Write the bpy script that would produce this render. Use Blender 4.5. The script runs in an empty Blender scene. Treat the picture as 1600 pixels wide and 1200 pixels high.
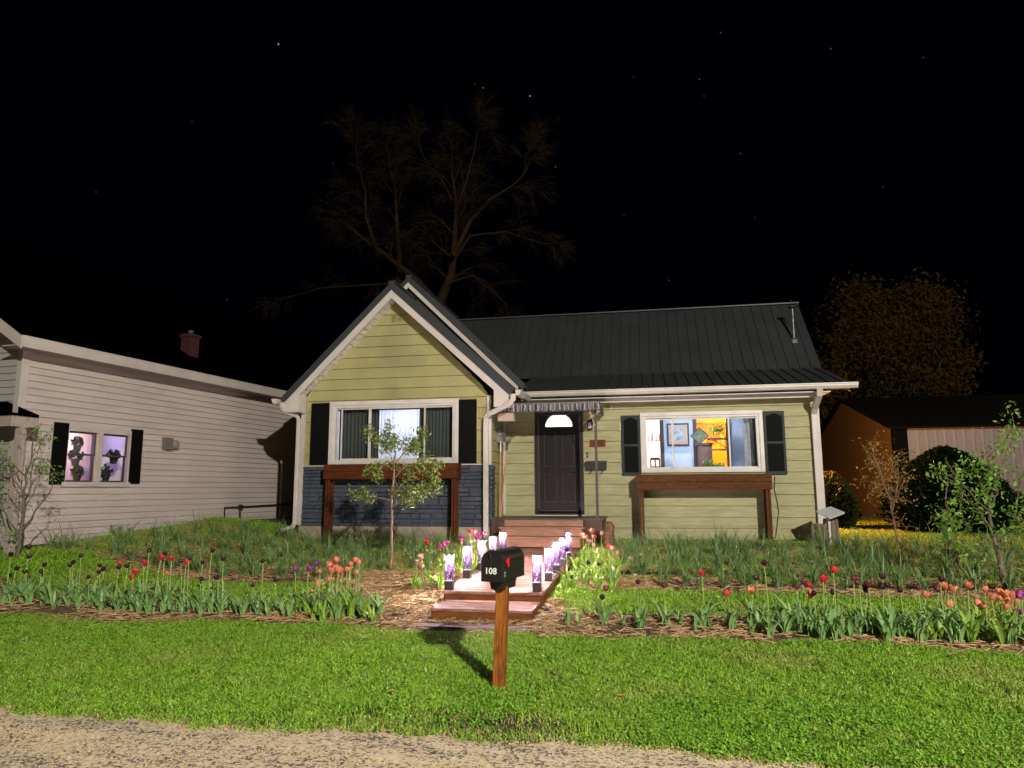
import bpy, math, random
import numpy as np
from math import sin, cos, pi, radians, atan, tan, sqrt
from mathutils import Vector, Matrix, noise

random.seed(7); rng = np.random.default_rng(7)
SC = bpy.context.scene
COL = SC.collection

# ------------------------------------------------------------------ camera
F = 1100.0
YAW = radians(11); PIT = atan((764 - 600) / F); ROLL = -0.004
CAM = Vector((0, 0, 1.6))
RM = Matrix.Rotation(YAW, 3, 'Z') @ Matrix.Rotation(pi / 2 + PIT, 3, 'X') @ Matrix.Rotation(ROLL, 3, 'Z')
cd = bpy.data.cameras.new('camera'); cam = bpy.data.objects.new('camera', cd); COL.objects.link(cam)
cam.matrix_world = Matrix.Translation(CAM) @ RM.to_4x4()
cd.sensor_width = 36; cd.lens = F / 1600 * 36; cd.clip_end = 2000; cd.clip_start = 0.05
SC.camera = cam
SC.view_settings.view_transform = 'Standard'; SC.view_settings.look = 'None'
SC.view_settings.exposure = 0.6; SC.view_settings.gamma = 1.0

def ray(x, y): return RM @ Vector(((x - 800) / F, -(y - 600) / F, -1))
def AV(x, y, v): d = ray(x, y); return CAM + d * (v / d.y)          # measured point on the plane depth = v
def AU(x, y, u): d = ray(x, y); return CAM + d * (u / d.x)
def AP(x, y, p, n):
    d = ray(x, y); n = Vector(n); return CAM + d * ((Vector(p) - CAM).dot(n) / d.dot(n))

# ------------------------------------------------------------------ sky (night) with a few stars
w = bpy.data.worlds.new('World'); SC.world = w; w.use_nodes = True
nt = w.node_tree; nt.nodes.clear()
out = nt.nodes.new('ShaderNodeOutputWorld'); bg = nt.nodes.new('ShaderNodeBackground')
tc = nt.nodes.new('ShaderNodeTexCoord')
acc = None
for (sx, sy, sz) in [(435,69,1.0),(755,137,.5),(828,150,.8),(868,261,.35),(1126,51,.3),(1093,124,.3),(1298,76,.3),(1045,438,.25),(1157,240,.25),(355,468,.25),(520,255,.2),(990,120,.2),(1100,150,.2),(1180,340,.15),(1380,292,.2),(150,300,.2),(1443,90,.2),(742,132,.2),(975,337,.2),(300,190,.15)]:
    d = ray(sx, sy).normalized()
    dp = nt.nodes.new('ShaderNodeVectorMath'); dp.operation = 'DISTANCE'; dp.inputs[1].default_value = d
    nt.links.new(tc.outputs['Generated'], dp.inputs[0])
    mr = nt.nodes.new('ShaderNodeMapRange'); mr.inputs[1].default_value = 0.0; mr.inputs[2].default_value = 0.00115
    mr.inputs[3].default_value = .6*sz**1.6; mr.inputs[4].default_value = 0.0
    nt.links.new(dp.outputs['Value'], mr.inputs[0])
    if acc is None: acc = mr.outputs[0]
    else:
        ad = nt.nodes.new('ShaderNodeMath'); nt.links.new(acc, ad.inputs[0]); nt.links.new(mr.outputs[0], ad.inputs[1]); acc = ad.outputs[0]
mx = nt.nodes.new('ShaderNodeMix'); mx.data_type = 'RGBA'; mx.clamp_factor = False
mx.inputs['A'].default_value = (0.0001, 0.00015, 0.0006, 1); mx.inputs['B'].default_value = (.55, .75, 1, 1)
nt.links.new(acc, mx.inputs['Factor']); nt.links.new(mx.outputs['Result'], bg.inputs[0])
bg.inputs[1].default_value = 1.0
nt.links.new(bg.outputs[0], out.inputs[0])

# ------------------------------------------------------------------ lamps of the place
def lamp(name, loc, power, color, size=.05, typ='POINT'):
    l = bpy.data.lights.new(name, typ); l.energy = power; l.color = color; l.shadow_soft_size = size
    o = bpy.data.objects.new(name, l); COL.objects.link(o); o.location = loc; return o
STREET = 15500
lamp('street_light', (8.2, -8.6, 9.4), STREET, (1, .93, .80), .16)       # street lamp across the road, behind the camera
lamp('yard_light', (3.42, 19.3, 2.4), 1500, (1, .36, .05), .06)                # sodium lamp on the far side of the house
lamp('alley_light', (21, 36, 7), 190, (1, .36, .10), .15)                     # sodium lamp in the alley behind the shed

# ------------------------------------------------------------------ materials
MT = {}
def mat(name, c1, c2=None, scale=8, rough=.7, bump=0, bscale=None, stretch=(1,1,1), metal=0, coords='Object', detail=6, lo=.35, hi=.65, spec=.5, translucent=0, third=None, tscale=1.5, tlo=.5, thi=.7, distort=0):
    if name in MT: return MT[name]
    m = bpy.data.materials.new(name); m.use_nodes = True; n = m.node_tree; nd = n.nodes; L = n.links
    b = nd['Principled BSDF']; b.inputs['Roughness'].default_value = rough; b.inputs['Metallic'].default_value = metal
    b.inputs['Specular IOR Level'].default_value = spec
    c = lambda k: (k[0], k[1], k[2], 1)
    b.inputs['Base Color'].default_value = c(c1)
    t = nd.new('ShaderNodeTexCoord'); mp = nd.new('ShaderNodeMapping'); mp.inputs['Scale'].default_value = stretch
    L.new(t.outputs[coords], mp.inputs[0])
    colout = None
    if c2:
        no = nd.new('ShaderNodeTexNoise'); no.inputs['Scale'].default_value = scale; no.inputs['Detail'].default_value = detail
        no.inputs['Distortion'].default_value = distort
        L.new(mp.outputs[0], no.inputs['Vector'])
        r = nd.new('ShaderNodeMapRange'); r.inputs[1].default_value = lo; r.inputs[2].default_value = hi
        L.new(no.outputs[0], r.inputs[0])
        x = nd.new('ShaderNodeMix'); x.data_type = 'RGBA'; x.inputs['A'].default_value = c(c1); x.inputs['B'].default_value = c(c2)
        L.new(r.outputs[0], x.inputs['Factor']); colout = x.outputs['Result']
        if third:
            n3 = nd.new('ShaderNodeTexNoise'); n3.inputs['Scale'].default_value = tscale; n3.inputs['Detail'].default_value = 5
            L.new(mp.outputs[0], n3.inputs['Vector'])
            r3 = nd.new('ShaderNodeMapRange'); r3.inputs[1].default_value = tlo; r3.inputs[2].default_value = thi
            L.new(n3.outputs[0], r3.inputs[0])
            x3 = nd.new('ShaderNodeMix'); x3.data_type = 'RGBA'; x3.inputs['B'].default_value = c(third)
            L.new(colout, x3.inputs['A']); L.new(r3.outputs[0], x3.inputs['Factor']); colout = x3.outputs['Result']
        L.new(colout, b.inputs['Base Color'])
    if bump:
        nb = nd.new('ShaderNodeTexNoise'); nb.inputs['Scale'].default_value = bscale or scale * 3; nb.inputs['Detail'].default_value = 8
        L.new(mp.outputs[0], nb.inputs['Vector'])
        bp = nd.new('ShaderNodeBump'); bp.inputs['Strength'].default_value = bump; bp.inputs['Distance'].default_value = .02
        L.new(nb.outputs[0], bp.inputs['Height']); L.new(bp.outputs[0], b.inputs['Normal'])
    if translucent:
        tr = nd.new('ShaderNodeBsdfTranslucent'); ms = nd.new('ShaderNodeMixShader'); ms.inputs[0].default_value = translucent
        tr.inputs[0].default_value = c(c1)
        if colout: L.new(colout, tr.inputs[0])
        L.new(b.outputs[0], ms.inputs[1]); L.new(tr.outputs[0], ms.inputs[2]); L.new(ms.outputs[0], nd['Material Output'].inputs[0])
    MT[name] = m; return m
def emis(name, c, s):
    m = bpy.data.materials.new(name); m.use_nodes = True; nd = m.node_tree.nodes
    b = nd['Principled BSDF']; b.inputs['Base Color'].default_value = (*c, 1); b.inputs['Emission Color'].default_value = (*c, 1); b.inputs['Emission Strength'].default_value = s
    MT[name] = m; return m
def glass(name, tint=(.93, .95, .96), refl=.06):
    m = bpy.data.materials.new(name); m.use_nodes = True; n = m.node_tree; nd = n.nodes
    nd.remove(nd['Principled BSDF']); a = nd.new('ShaderNodeBsdfTransparent'); a.inputs[0].default_value = (*tint, 1)
    g = nd.new('ShaderNodeBsdfGlossy'); g.inputs['Roughness'].default_value = .03
    x = nd.new('ShaderNodeMixShader'); x.inputs[0].default_value = refl
    n.links.new(a.outputs[0], x.inputs[1]); n.links.new(g.outputs[0], x.inputs[2]); n.links.new(x.outputs[0], nd['Material Output'].inputs[0])
    MT[name] = m; return m
def veil(name, col, transp, transl=.8):
    """thin cloth or frosted plastic: part see-through, part translucent"""
    m = bpy.data.materials.new(name); m.use_nodes = True; n = m.node_tree; nd = n.nodes
    nd.remove(nd['Principled BSDF']); a = nd.new('ShaderNodeBsdfTransparent')
    t = nd.new('ShaderNodeBsdfTranslucent'); t.inputs[0].default_value = (*col, 1)
    d = nd.new('ShaderNodeBsdfDiffuse'); d.inputs[0].default_value = (*col, 1)
    x = nd.new('ShaderNodeMixShader'); x.inputs[0].default_value = transl
    y = nd.new('ShaderNodeMixShader'); y.inputs[0].default_value = 1 - transp
    n.links.new(d.outputs[0], x.inputs[1]); n.links.new(t.outputs[0], x.inputs[2])
    n.links.new(a.outputs[0], y.inputs[1]); n.links.new(x.outputs[0], y.inputs[2]); n.links.new(y.outputs[0], nd['Material Output'].inputs[0])
    MT[name] = m; return m

siding = mat('olive_siding', (.32,.295,.135), (.37,.345,.165), 2.2, .55, .12, 60, third=(.25,.235,.125), tscale=.9, tlo=.5, thi=.8, spec=.15)
# the right-hand wall is weather-streaked: long horizontal grain
siding_w = mat('weathered_siding', (.335,.315,.165), (.41,.395,.235), 3, .6, .15, 30, stretch=(1,1,9), third=(.26,.26,.155), tscale=1.1, tlo=.5, thi=.75, spec=.15)
white = mat('white_trim', (.58,.54,.50), (.50,.46,.43), 3, .45, .04, 30)
vinyl = mat('white_vinyl', (.64,.61,.58), (.56,.53,.50), 5, .4)
stone = mat('slate_painted_stone', (.052,.061,.084), (.070,.082,.110), 6, .6, .5, 45, third=(.13,.14,.17), tscale=14, tlo=.62, thi=.8, spec=.15)
concrete = mat('tan_foundation', (.36,.30,.22), (.26,.21,.16), 9, .9, .4, 40)
roofm = mat('charcoal_metal_roof', (.030,.033,.036), (.038,.041,.045), 1.5, .5, .02, 10, metal=.0, spec=.5)
roofdark = mat('dark_shingles', (.0005,.0005,.0006), (.0008,.0008,.0008), 12, 1, .4, 60, spec=0)
shutterm = mat('charcoal_shutter', (.026,.031,.034), (.032,.037,.040), 4, .6, spec=.2)
blackm = mat('black_shutter', (.002,.002,.002), None, rough=.7, spec=.1)
doorm = mat('dark_brown_door', (.008,.006,.0065), (.011,.009,.0095), 5, .38, .06, 40, stretch=(6,6,1), spec=.35)
doorframe = mat('dark_door_frame', (.020,.015,.016), None, rough=.35)
woodr = mat('stained_planter_wood', (.115,.032,.007), (.045,.012,.003), 5, .6, .25, 30, stretch=(1,6,14), distort=1.2, spec=.15)
woodk = mat('weathered_planter_wood', (.15,.055,.018), (.045,.014,.005), 4, .65, .3, 30, stretch=(1,6,12), distort=2.5, third=(.03,.014,.008), tscale=2.2, tlo=.66, thi=.72, spec=.15)
woodpost = mat('stained_post_wood', (.33,.115,.018), (.14,.042,.007), 4, .6, .3, 30, stretch=(10,10,1.2), distort=1.5, third=(.05,.022,.014), tscale=1.3, tlo=.62, thi=.70, spec=.15)
deckw = mat('stained_deck_wood', (.42,.23,.185), (.17,.075,.055), 3.2, .6, .35, 22, stretch=(1.3,11,11), distort=1.6, lo=.32, hi=.66, spec=.15)
deckf = mat('brown_fascia_board', (.20,.075,.022), (.11,.038,.012), 4, .6, .3, 26, stretch=(1.5,10,10), distort=.8, spec=.15)
porchw = mat('porch_step_wood', (.42,.22,.155), (.29,.145,.10), 4, .6, .2, 24, stretch=(1.2,10,10), distort=1, spec=.15)
porchtop = mat('dark_porch_floor', (.055,.045,.036), (.08,.065,.05), 5, .5, .1)
barkm = mat('young_bark', (.30,.19,.13), (.19,.11,.075), 10, .85, .5, 40, stretch=(3,3,1))
barkd = mat('grey_brown_bark', (.16,.13,.10), (.09,.07,.055), 5, .9, .6, 20, stretch=(3,3,.7))
twigm = mat('old_tree_bark', (.034,.024,.012), (.028,.014,.007), 2, .95, .4, 9, spec=.1)
leafy = mat('young_tree_leaf', (.13,.21,.035), (.23,.27,.07), 25, .5, translucent=.25)
leafg = mat('fresh_green_leaf', (.10,.23,.03), (.18,.33,.05), 25, .5, translucent=.25)
leaff = mat('far_tree_leaf', (.10,.075,.02), (.07,.05,.016), 2, .8, translucent=.3, spec=.1)
leafdk = mat('evergreen_needle', (.0018,.006,.0012), (.004,.015,.0025), 9, .8, spec=.1)
leafyl = mat('cypress_leaf', (.36,.19,.03), (.22,.15,.03), 12, .6)
tulipleaf = mat('tulip_leaf', (.20,.37,.12), (.30,.48,.17), 10, .42, translucent=.2)
tulipleaf2 = mat('bright_tulip_leaf', (.24,.42,.05), (.32,.50,.08), 10, .42, translucent=.25)
garlicm = mat('leek_leaf', (.11,.21,.065), (.23,.34,.13), 10, .5, translucent=.2)
grassm = mat('grass_blade', (.095,.28,.006), (.43,.66,.075), 60, .55, translucent=.25, lo=.38, hi=.60, third=(.42,.47,.11), tscale=.85, tlo=.52, thi=.72, detail=3)
cloverm = mat('clover_leaf', (.085,.26,.010), (.25,.49,.05), 40, .5, translucent=.15, detail=2)
lawnm = mat('lawn_soil', (.022,.045,.006), (.05,.07,.014), 14, .95, .6, 60, third=(.24,.19,.11), tscale=1.0, tlo=.58, thi=.75)
mulchm = mat('mulch_soil', (.20,.13,.07), (.09,.055,.03), 12, .95, .7, 60, third=(.05,.03,.018), tscale=3, tlo=.55, thi=.7)
strawm = mat('straw', (.66,.46,.25), (.42,.26,.13), 20, .7, detail=2)
metalblk = mat('black_enamel', (.010,.010,.010), (.014,.014,.014), 6, .28, .03, 20)
plasticb = mat('black_plastic', (.012,.012,.014), None, rough=.45)
ironm = mat('dark_iron', (.018,.017,.019), None, rough=.5)
redm = mat('red_flag_plastic', (.65,.015,.012), None, rough=.35)
whitepaint = mat('white_lettering', (.78,.78,.76), None, rough=.6)
handlew = mat('pale_tool_wood', (.50,.26,.09), (.40,.19,.06), 8, .5, stretch=(6,6,1))
steel = mat('worn_steel', (.30,.30,.30), (.15,.14,.13), 8, .4, metal=.7)
dishm = mat('white_dish_plastic', (.46,.47,.48), None, rough=.5)
logm = mat('weathered_log', (.27,.205,.15), (.10,.072,.05), 6, .9, .8, 18, stretch=(5,5,.8), distort=1)
shedbr = mat('tan_metal_siding', (.13,.115,.115), None, rough=.5)
shedwh = mat('pale_metal_siding', (.19,.19,.215), (.16,.16,.18), .6, .5)
vinylN = mat('pinkish_white_siding', (.50,.435,.41), (.44,.38,.355), 1.2, .5, .03, 30, stretch=(1,1,3))
trimN = mat('dull_white_trim', (.47,.43,.40), (.41,.37,.34), 3, .5)
brickm = mat('red_brick', (.045,.007,.004), (.025,.005,.004), 9, .9, .5, 40)
awnm = mat('grey_awning_metal', (.20,.18,.16), (.12,.11,.10), 14, .38, .3, 25, metal=.35)
foilm = mat('crinkled_valance', (.10,.10,.115), (.055,.055,.065), 12, .4, .8, 30, metal=.3)
plate = mat('orange_number_plate', (.17,.045,.010), None, rough=.5, spec=.1)
hosem = mat('black_hose', (.012,.012,.012), None, rough=.5)
rockm = mat('mossy_stump', (.22,.12,.06), (.07,.045,.025), 22, .95, 1.0, 30)
gravm = mat('gravel_stone', (.72,.57,.36), (.48,.36,.22), 40, .85, detail=2)
mater = {}
GL = glass('window_glass')

def boxes_init():
    return None
class MB:
    """collects simple solids into one mesh"""
    def __init__(s): s.v = []; s.f = []
    def add(s, vs, fs):
        o = len(s.v); s.v += [tuple(p) for p in vs]; s.f += [tuple(i + o for i in f) for f in fs]; return s
    def box(s, a, b):
        x0, y0, z0 = [min(a[i], b[i]) for i in range(3)]; x1, y1, z1 = [max(a[i], b[i]) for i in range(3)]
        return s.add([(x0,y0,z0),(x1,y0,z0),(x1,y1,z0),(x0,y1,z0),(x0,y0,z1),(x1,y0,z1),(x1,y1,z1),(x0,y1,z1)],
                     [(0,3,2,1),(4,5,6,7),(0,1,5,4),(1,2,6,5),(2,3,7,6),(3,0,4,7)])
    def quad(s, *p): return s.add(p, [tuple(range(len(p)))])
    def slab(s, poly, off):
        """polygon thickened by vector off"""
        n = len(poly); off = Vector(off); P = [Vector(p) for p in poly]
        return s.add(P + [p + off for p in P], [tuple(range(n))[::-1], tuple(range(n, 2*n))] + [(i, (i+1) % n, n+(i+1) % n, n+i) for i in range(n)])
    def bar(s, a, b, w, h=None, up=(0,0,1)):
        a = Vector(a); b = Vector(b); h = h or w; d = (b - a).normalized(); up = Vector(up)
        if abs(d.dot(up)) > .95: up = Vector((0,1,0))
        x = d.cross(up).normalized() * w / 2; y = x.cross(d).normalized() * h / 2
        return s.add([a-x-y, a+x-y, a+x+y, a-x+y, b-x-y, b+x-y, b+x+y, b-x+y], [(0,1,2,3),(7,6,5,4),(0,4,5,1),(1,5,6,2),(2,6,7,3),(3,7,4,0)])
    def tube(s, pts, rad, n=8, cap=True):
        pts = [Vector(p) for p in pts]; m = len(pts)
        if not hasattr(rad, '__len__'): rad = [rad] * m
        o = len(s.v); px = None
        for i, p in enumerate(pts):
            d = (pts[min(i+1, m-1)] - pts[max(i-1, 0)])
            d = d.normalized() if d.length > 1e-9 else Vector((0,0,1))
            x = px - d * px.dot(d) if px else d.orthogonal()
            if x.length < 1e-6: x = d.orthogonal()
            x.normalize(); px = x; y = d.cross(x)
            for k in range(n): s.v.append(tuple(p + (x * cos(2*pi*k/n) + y * sin(2*pi*k/n)) * rad[i]))
        for i in range(m-1):
            for k in range(n): s.f.append((o+i*n+k, o+i*n+(k+1) % n, o+(i+1)*n+(k+1) % n, o+(i+1)*n+k))
        if cap: s.f.append(tuple(o+k for k in range(n))[::-1]); s.f.append(tuple(o+(m-1)*n+k for k in range(n)))
        return s
    def lathe(s, prof, c=(0,0,0), n=16):
        o = len(s.v); c = Vector(c)
        for r, z in prof:
            for k in range(n): s.v.append((c.x + r*cos(2*pi*k/n), c.y + r*sin(2*pi*k/n), c.z + z))
        for i in range(len(prof)-1):
            for k in range(n): s.f.append((o+i*n+k, o+i*n+(k+1) % n, o+(i+1)*n+(k+1) % n, o+(i+1)*n+k))
        s.f.append(tuple(o+k for k in range(n))[::-1]); s.f.append(tuple(o+(len(prof)-1)*n+k for k in range(n)))
        return s
    def build(s, name, m, parent=None, smooth=False, bevel=0, local=False):
        me = bpy.data.meshes.new(name)
        off = Vector((0,0,0)) if (parent is None or local) else root_loc(parent)
        me.from_pydata([(a-off.x, b-off.y, c-off.z) for a, b, c in s.v], [], s.f)
        me.materials.append(m); me.update()
        if smooth: me.polygons.foreach_set('use_smooth', [True]*len(me.polygons))
        o = bpy.data.objects.new(name, me); COL.objects.link(o)
        if parent: o.parent = parent
        if bevel:
            b = o.modifiers.new('b', 'BEVEL'); b.width = bevel; b.segments = 2; b.limit_method = 'ANGLE'; b.angle_limit = radians(40)
        return o
def root_loc(o):
    l = Vector((0,0,0))
    while o: l += Vector(o.location); o = o.parent
    return l
def tag(o, label=None, cat=None, group=None, kind=None):
    if label: o['label'] = label
    if cat: o['category'] = cat
    if group: o['group'] = group
    if kind: o['kind'] = kind
    return o
def thing(name, label, cat, loc=(0,0,0), group=None):
    o = bpy.data.objects.new(name, None); COL.objects.link(o); o.location = loc; o.empty_display_size = .1
    return tag(o, label, cat, group)
def copy_tree(o, parent=None):
    c = o.copy(); COL.objects.link(c); c.parent = parent
    for ch in list(o.children): copy_tree(ch, c)
    return c
def fast(name, V, faces_n, m, parent=None):
    """V (N,3) array, faces_n list of (array (k,n))"""
    me = bpy.data.meshes.new(name); V = np.asarray(V, dtype=np.float32); me.vertices.add(len(V)); me.vertices.foreach_set('co', V.ravel())
    nl = sum(a.size for a in faces_n); np_ = sum(len(a) for a in faces_n)
    me.loops.add(nl); me.polygons.add(np_)
    me.loops.foreach_set('vertex_index', np.concatenate([a.ravel() for a in faces_n]).astype(np.int32))
    tot = np.concatenate([np.full(len(a), a.shape[1]) for a in faces_n]); st = np.concatenate([[0], np.cumsum(tot)[:-1]])
    me.polygons.foreach_set('loop_start', st.astype(np.int32)); me.polygons.foreach_set('loop_total', tot.astype(np.int32))
    me.materials.append(m); me.update(calc_edges=True); me.validate()
    o = bpy.data.objects.new(name, me); COL.objects.link(o)
    if parent: o.parent = parent
    return o
def text_mesh(name, txt, size, m, M4, parent, ext=.001, extra_space=1.0):
    cu = bpy.data.curves.new(name, 'FONT'); cu.body = txt; cu.size = size; cu.extrude = ext; cu.align_x = 'CENTER'; cu.align_y = 'CENTER'; cu.space_character = extra_space
    cu.offset = size * .018
    t = bpy.data.objects.new(name, cu); COL.objects.link(t); bpy.context.view_layer.update()
    me = bpy.data.meshes.new_from_object(t.evaluated_get(bpy.context.evaluated_depsgraph_get()))
    bpy.data.objects.remove(t)
    me.transform(M4); me.transform(Matrix.Translation(-root_loc(parent))); me.materials.clear(); me.materials.append(m)
    o = bpy.data.objects.new(name, me); COL.objects.link(o); o.parent = parent; return o

# ------------------------------------------------------------------ terrain
def ss(x, a, b): t = np.clip((x-a)/(b-a), 0, 1); return t*t*(3-2*t)
def TZ(u, v):
    u = np.asarray(u, float); v = np.asarray(v, float)
    z = np.clip((v-4.5)*.068, 0, .60)
    z = z + .34*ss(-u, 6.0, 9.0)*ss(v, 6.2, 9.2)*1.0
    z = z + .012*np.sin(u*2.1+v)*np.sin(v*1.7)*ss(v, 4.6, 5.5)
    return z
def tz(u, v): return float(TZ(u, v))
def AG(px, py):
    """ground point seen at a photo position"""
    z = .2
    d = ray(px, py)
    for _ in range(40):
        t = (z-1.6)/d.z; z = .5*z+.5*tz(d.x*t, d.y*t)
    t = (z-1.6)/d.z; return Vector((d.x*t, d.y*t, z))
def edge(u): return .10*np.sin(u*1.3)+.06*np.sin(u*3.7+1)+.03*np.sin(u*9.1+2)
def road_edge(u): return 4.62+.5*edge(u+2)+.02*np.sin(u*17)
def is_mulch(u, v):
    e = edge(u)*.7; e2 = .05*np.sin(v*5)+.04*np.sin(v*11)
    fr = (v > 7.12+e) & (v < 7.98+e*.8)
    bedL = (u < -2.62) & (v > 9.25+e) & (v < 13.22) & (u > -9.6)
    bedR = (u > -.95+e2*2) & (v > 9.25+e) & (v < 13.9) & (u < 9)
    tree = (u < -2.6) & (u > -4.15+e2) & (v > 7.12+e) & (v < 10)
    near = (u > -1.35) & (u < -1.0+e2) & (v > 7.1) & (v < 8.6)
    return (fr | ((u > -2.7) & (u < -1.2) & (v > 7.3) & (v < 8.7))  | bedL | bedR | tree | near) & ~((v > 10.25) & (v < 10.5) & (u > -.9))
def on_walk(u, v):
    return ((u > -2.45) & (u < -1.24) & (v > 8.2)) | ((u > -2.38) & (u < -1.27) & (v > 7.55) & (v < 8.21)) | ((u > -2.40) & (u < -1.25) & (v > 7.14) & (v < 7.33))
def in_house(u, v): return ((u > -7.0) & (u < -3) & (v > 13.22)) | ((u > -3.05) & (u < 3.2) & (v > 13.2) & ((v > 14.45) | (u < -.88)))
def left_lim(u, v): return u < -9.72+(v-9.2)*.125

us = np.concatenate([[-300,-120,-60,-30,-20,-16], np.arange(-13, 13, .12), [14,16,20,30,60,120,300]])
vs = np.concatenate([[-120,-60,-20,-8,0], np.arange(2.5, 15, .12), [16,18,21,25,30,40,60,100,200,500]])
UU, VV = np.meshgrid(us, vs); nu = len(us); nv = len(vs)
idx = np.arange(nu*nv).reshape(nv, nu)
Q = np.stack([idx[:-1,:-1], idx[:-1,1:], idx[1:,1:], idx[1:,:-1]], -1).reshape(-1, 4)
g = fast('ground', np.stack([UU.ravel(), VV.ravel(), TZ(UU, VV).ravel()-.004], 1), [Q], lawnm); tag(g, kind='structure')
# mulch beds: sheets a little above the soil
mu = np.arange(-10, 9, .05); mv = np.arange(6.8, 14, .05); A, B = np.meshgrid(mu, mv)
id2 = np.arange(A.size).reshape(A.shape)
Q2 = np.stack([id2[:-1,:-1], id2[:-1,1:], id2[1:,1:], id2[1:,:-1]], -1).reshape(-1, 4)
cu_, cv_ = A[:-1,:-1].ravel()+.025, B[:-1,:-1].ravel()+.025
Q2 = Q2[is_mulch(cu_, cv_) & ~on_walk(cu_, cv_)]
used, inv = np.unique(Q2, return_inverse=True)
MV = np.stack([A.ravel(), B.ravel(), TZ(A, B).ravel()+.006+.008*np.sin(A.ravel()*31)*np.sin(B.ravel()*27)], 1)[used]
bed = fast('garden_bed', MV, [inv.reshape(-1, 4)], mulchm); tag(bed, kind='structure')
# road: chip-seal asphalt
rm = bpy.data.materials.new('road_chips'); rm.use_nodes = True; n = rm.node_tree; nd = n.nodes; L = n.links; b = nd['Principled BSDF']; b.inputs['Roughness'].default_value = .9
t = nd.new('ShaderNodeTexCoord')
vo = nd.new('ShaderNodeTexVoronoi'); vo.inputs['Scale'].default_value = 62; L.new(t.outputs['Object'], vo.inputs['Vector'])
n1 = nd.new('ShaderNodeTexNoise'); n1.inputs['Scale'].default_value = 2.0; n1.inputs['Detail'].default_value = 7; n1.inputs['Roughness'].default_value = .78
mpn = nd.new('ShaderNodeMapping'); mpn.inputs['Scale'].default_value = (1, 3.2, 1); L.new(t.outputs['Object'], mpn.inputs[0]); L.new(mpn.outputs[0], n1.inputs['Vector'])
sep = nd.new('ShaderNodeSeparateColor'); L.new(vo.outputs['Color'], sep.inputs[0])
ad = nd.new('ShaderNodeMath'); ad.operation = 'MULTIPLY_ADD'; ad.inputs[1].default_value = .42; L.new(sep.outputs[0], ad.inputs[0]); L.new(n1.outputs[0], ad.inputs[2])
cr = nd.new('ShaderNodeValToRGB'); cr.color_ramp.elements[0].position = .52; cr.color_ramp.elements[0].color = (.085,.072,.075,1)
cr.color_ramp.elements[1].position = .95; cr.color_ramp.elements[1].color = (.76,.65,.47,1)
e = cr.color_ramp.elements.new(.60); e.color = (.30,.225,.165,1); e = cr.color_ramp.elements.new(.70); e.color = (.58,.46,.31,1)
L.new(ad.outputs[0], cr.inputs[0]); L.new(cr.outputs[0], b.inputs['Base Color'])
bp = nd.new('ShaderNodeBump'); bp.inputs['Strength'].default_value = .9; bp.inputs['Distance'].default_value = .012; L.new(sep.outputs[0], bp.inputs['Height']); L.new(bp.outputs[0], b.inputs['Normal'])
ru = np.arange(-40, 40, .06)
RV = []; 
for u in ru:
    z = tz(u, 4.3)
    RV += [(u, -12, .004), (u, 3.5, .004), (u, 4.2, .004), (u, float(road_edge(u)), tz(u, float(road_edge(u)))+.006)]
RV = np.array(RV); k = np.arange(len(ru)-1)[:, None]*4
rq = np.concatenate([np.concatenate([k+j, k+4+j, k+5+j, k+1+j], 1) for j in range(3)])
rd = fast('road', RV, [rq], rm); tag(rd, kind='structure')

# ------------------------------------------------------------------ grass, clover, straw, gravel: uncountable
def blades(u, v, h, wd, lean, zoff=0, curl=.5):
    n = len(u); a = rng.uniform(0, 2*pi, n); z = TZ(u, v)+zoff
    dx, dy = np.cos(a), np.sin(a); lx = rng.normal(0, 1, n)*lean*h; ly = rng.normal(0, 1, n)*lean*h
    P = np.zeros((n, 5, 3))
    P[:,0] = np.stack([u-dx*wd/2, v-dy*wd/2, z-.004], 1); P[:,1] = np.stack([u+dx*wd/2, v+dy*wd/2, z-.004], 1)
    mx_, my_, mz = u+lx*.35, v+ly*.35, z+h*.6
    P[:,2] = np.stack([mx_+dx*wd*.4, my_+dy*wd*.4, mz], 1); P[:,3] = np.stack([mx_-dx*wd*.4, my_-dy*wd*.4, mz], 1)
    P[:,4] = np.stack([u+lx, v+ly, z+h*(1-curl*rng.uniform(0, .6, n))], 1)
    b = np.arange(n)[:, None]*5
    return P.reshape(-1, 3), b+np.array([[0,1,2,3]]), b+np.array([[3,2,4]])
def scatter(n, u0, u1, v0, v1):
    return rng.uniform(u0, u1, n), rng.uniform(v0, v1, n)
def visible(u, v, m=.6):
    X = u*cos(YAW)+v*sin(YAW); Y = -u*sin(YAW)+v*cos(YAW); return np.abs(X) < Y*.74+m
Us, Vs_, Hs, Ws = [], [], [], []
def lawn(n, u0, u1, v0, v1, h, wd, cond=None):
    u, v = scatter(n, u0, u1, v0, v1)
    k = visible(u, v) & ~is_mulch(u, v) & ~on_walk(u, v) & ~in_house(u, v) & ~left_lim(u, v) & (v > road_edge(u)+rng.normal(0, .035, n))
    # thin, worn turf in patches and by the post and the road
    thin = np.array([noise.noise((a*1.7, b*2.6, 3)) for a, b in zip(u, v)])
    bare = np.exp(-(((u+1.1)/.7)**2+((v-4.93)/.2)**2))*1.1
    k &= rng.uniform(0, 1, n) > np.clip(thin*1.4-.25, 0, .6)+np.clip(bare, 0, .93)
    if cond is not None: k &= cond(u, v)
    u, v = u[k], v[k]; tuft = np.array([noise.noise((a*6, b*6, 2)) for a, b in zip(u, v)])
    h = h*(1+.7*tuft)
    Us.append(u); Vs_.append(v); Hs.append(h*rng.uniform(.55, 1.25, len(u))*(1-.35*np.exp(-((v-road_edge(u))/.12)**2))); Ws.append(np.full(len(u), wd)*rng.uniform(.7, 1.3, len(u)))
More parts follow.
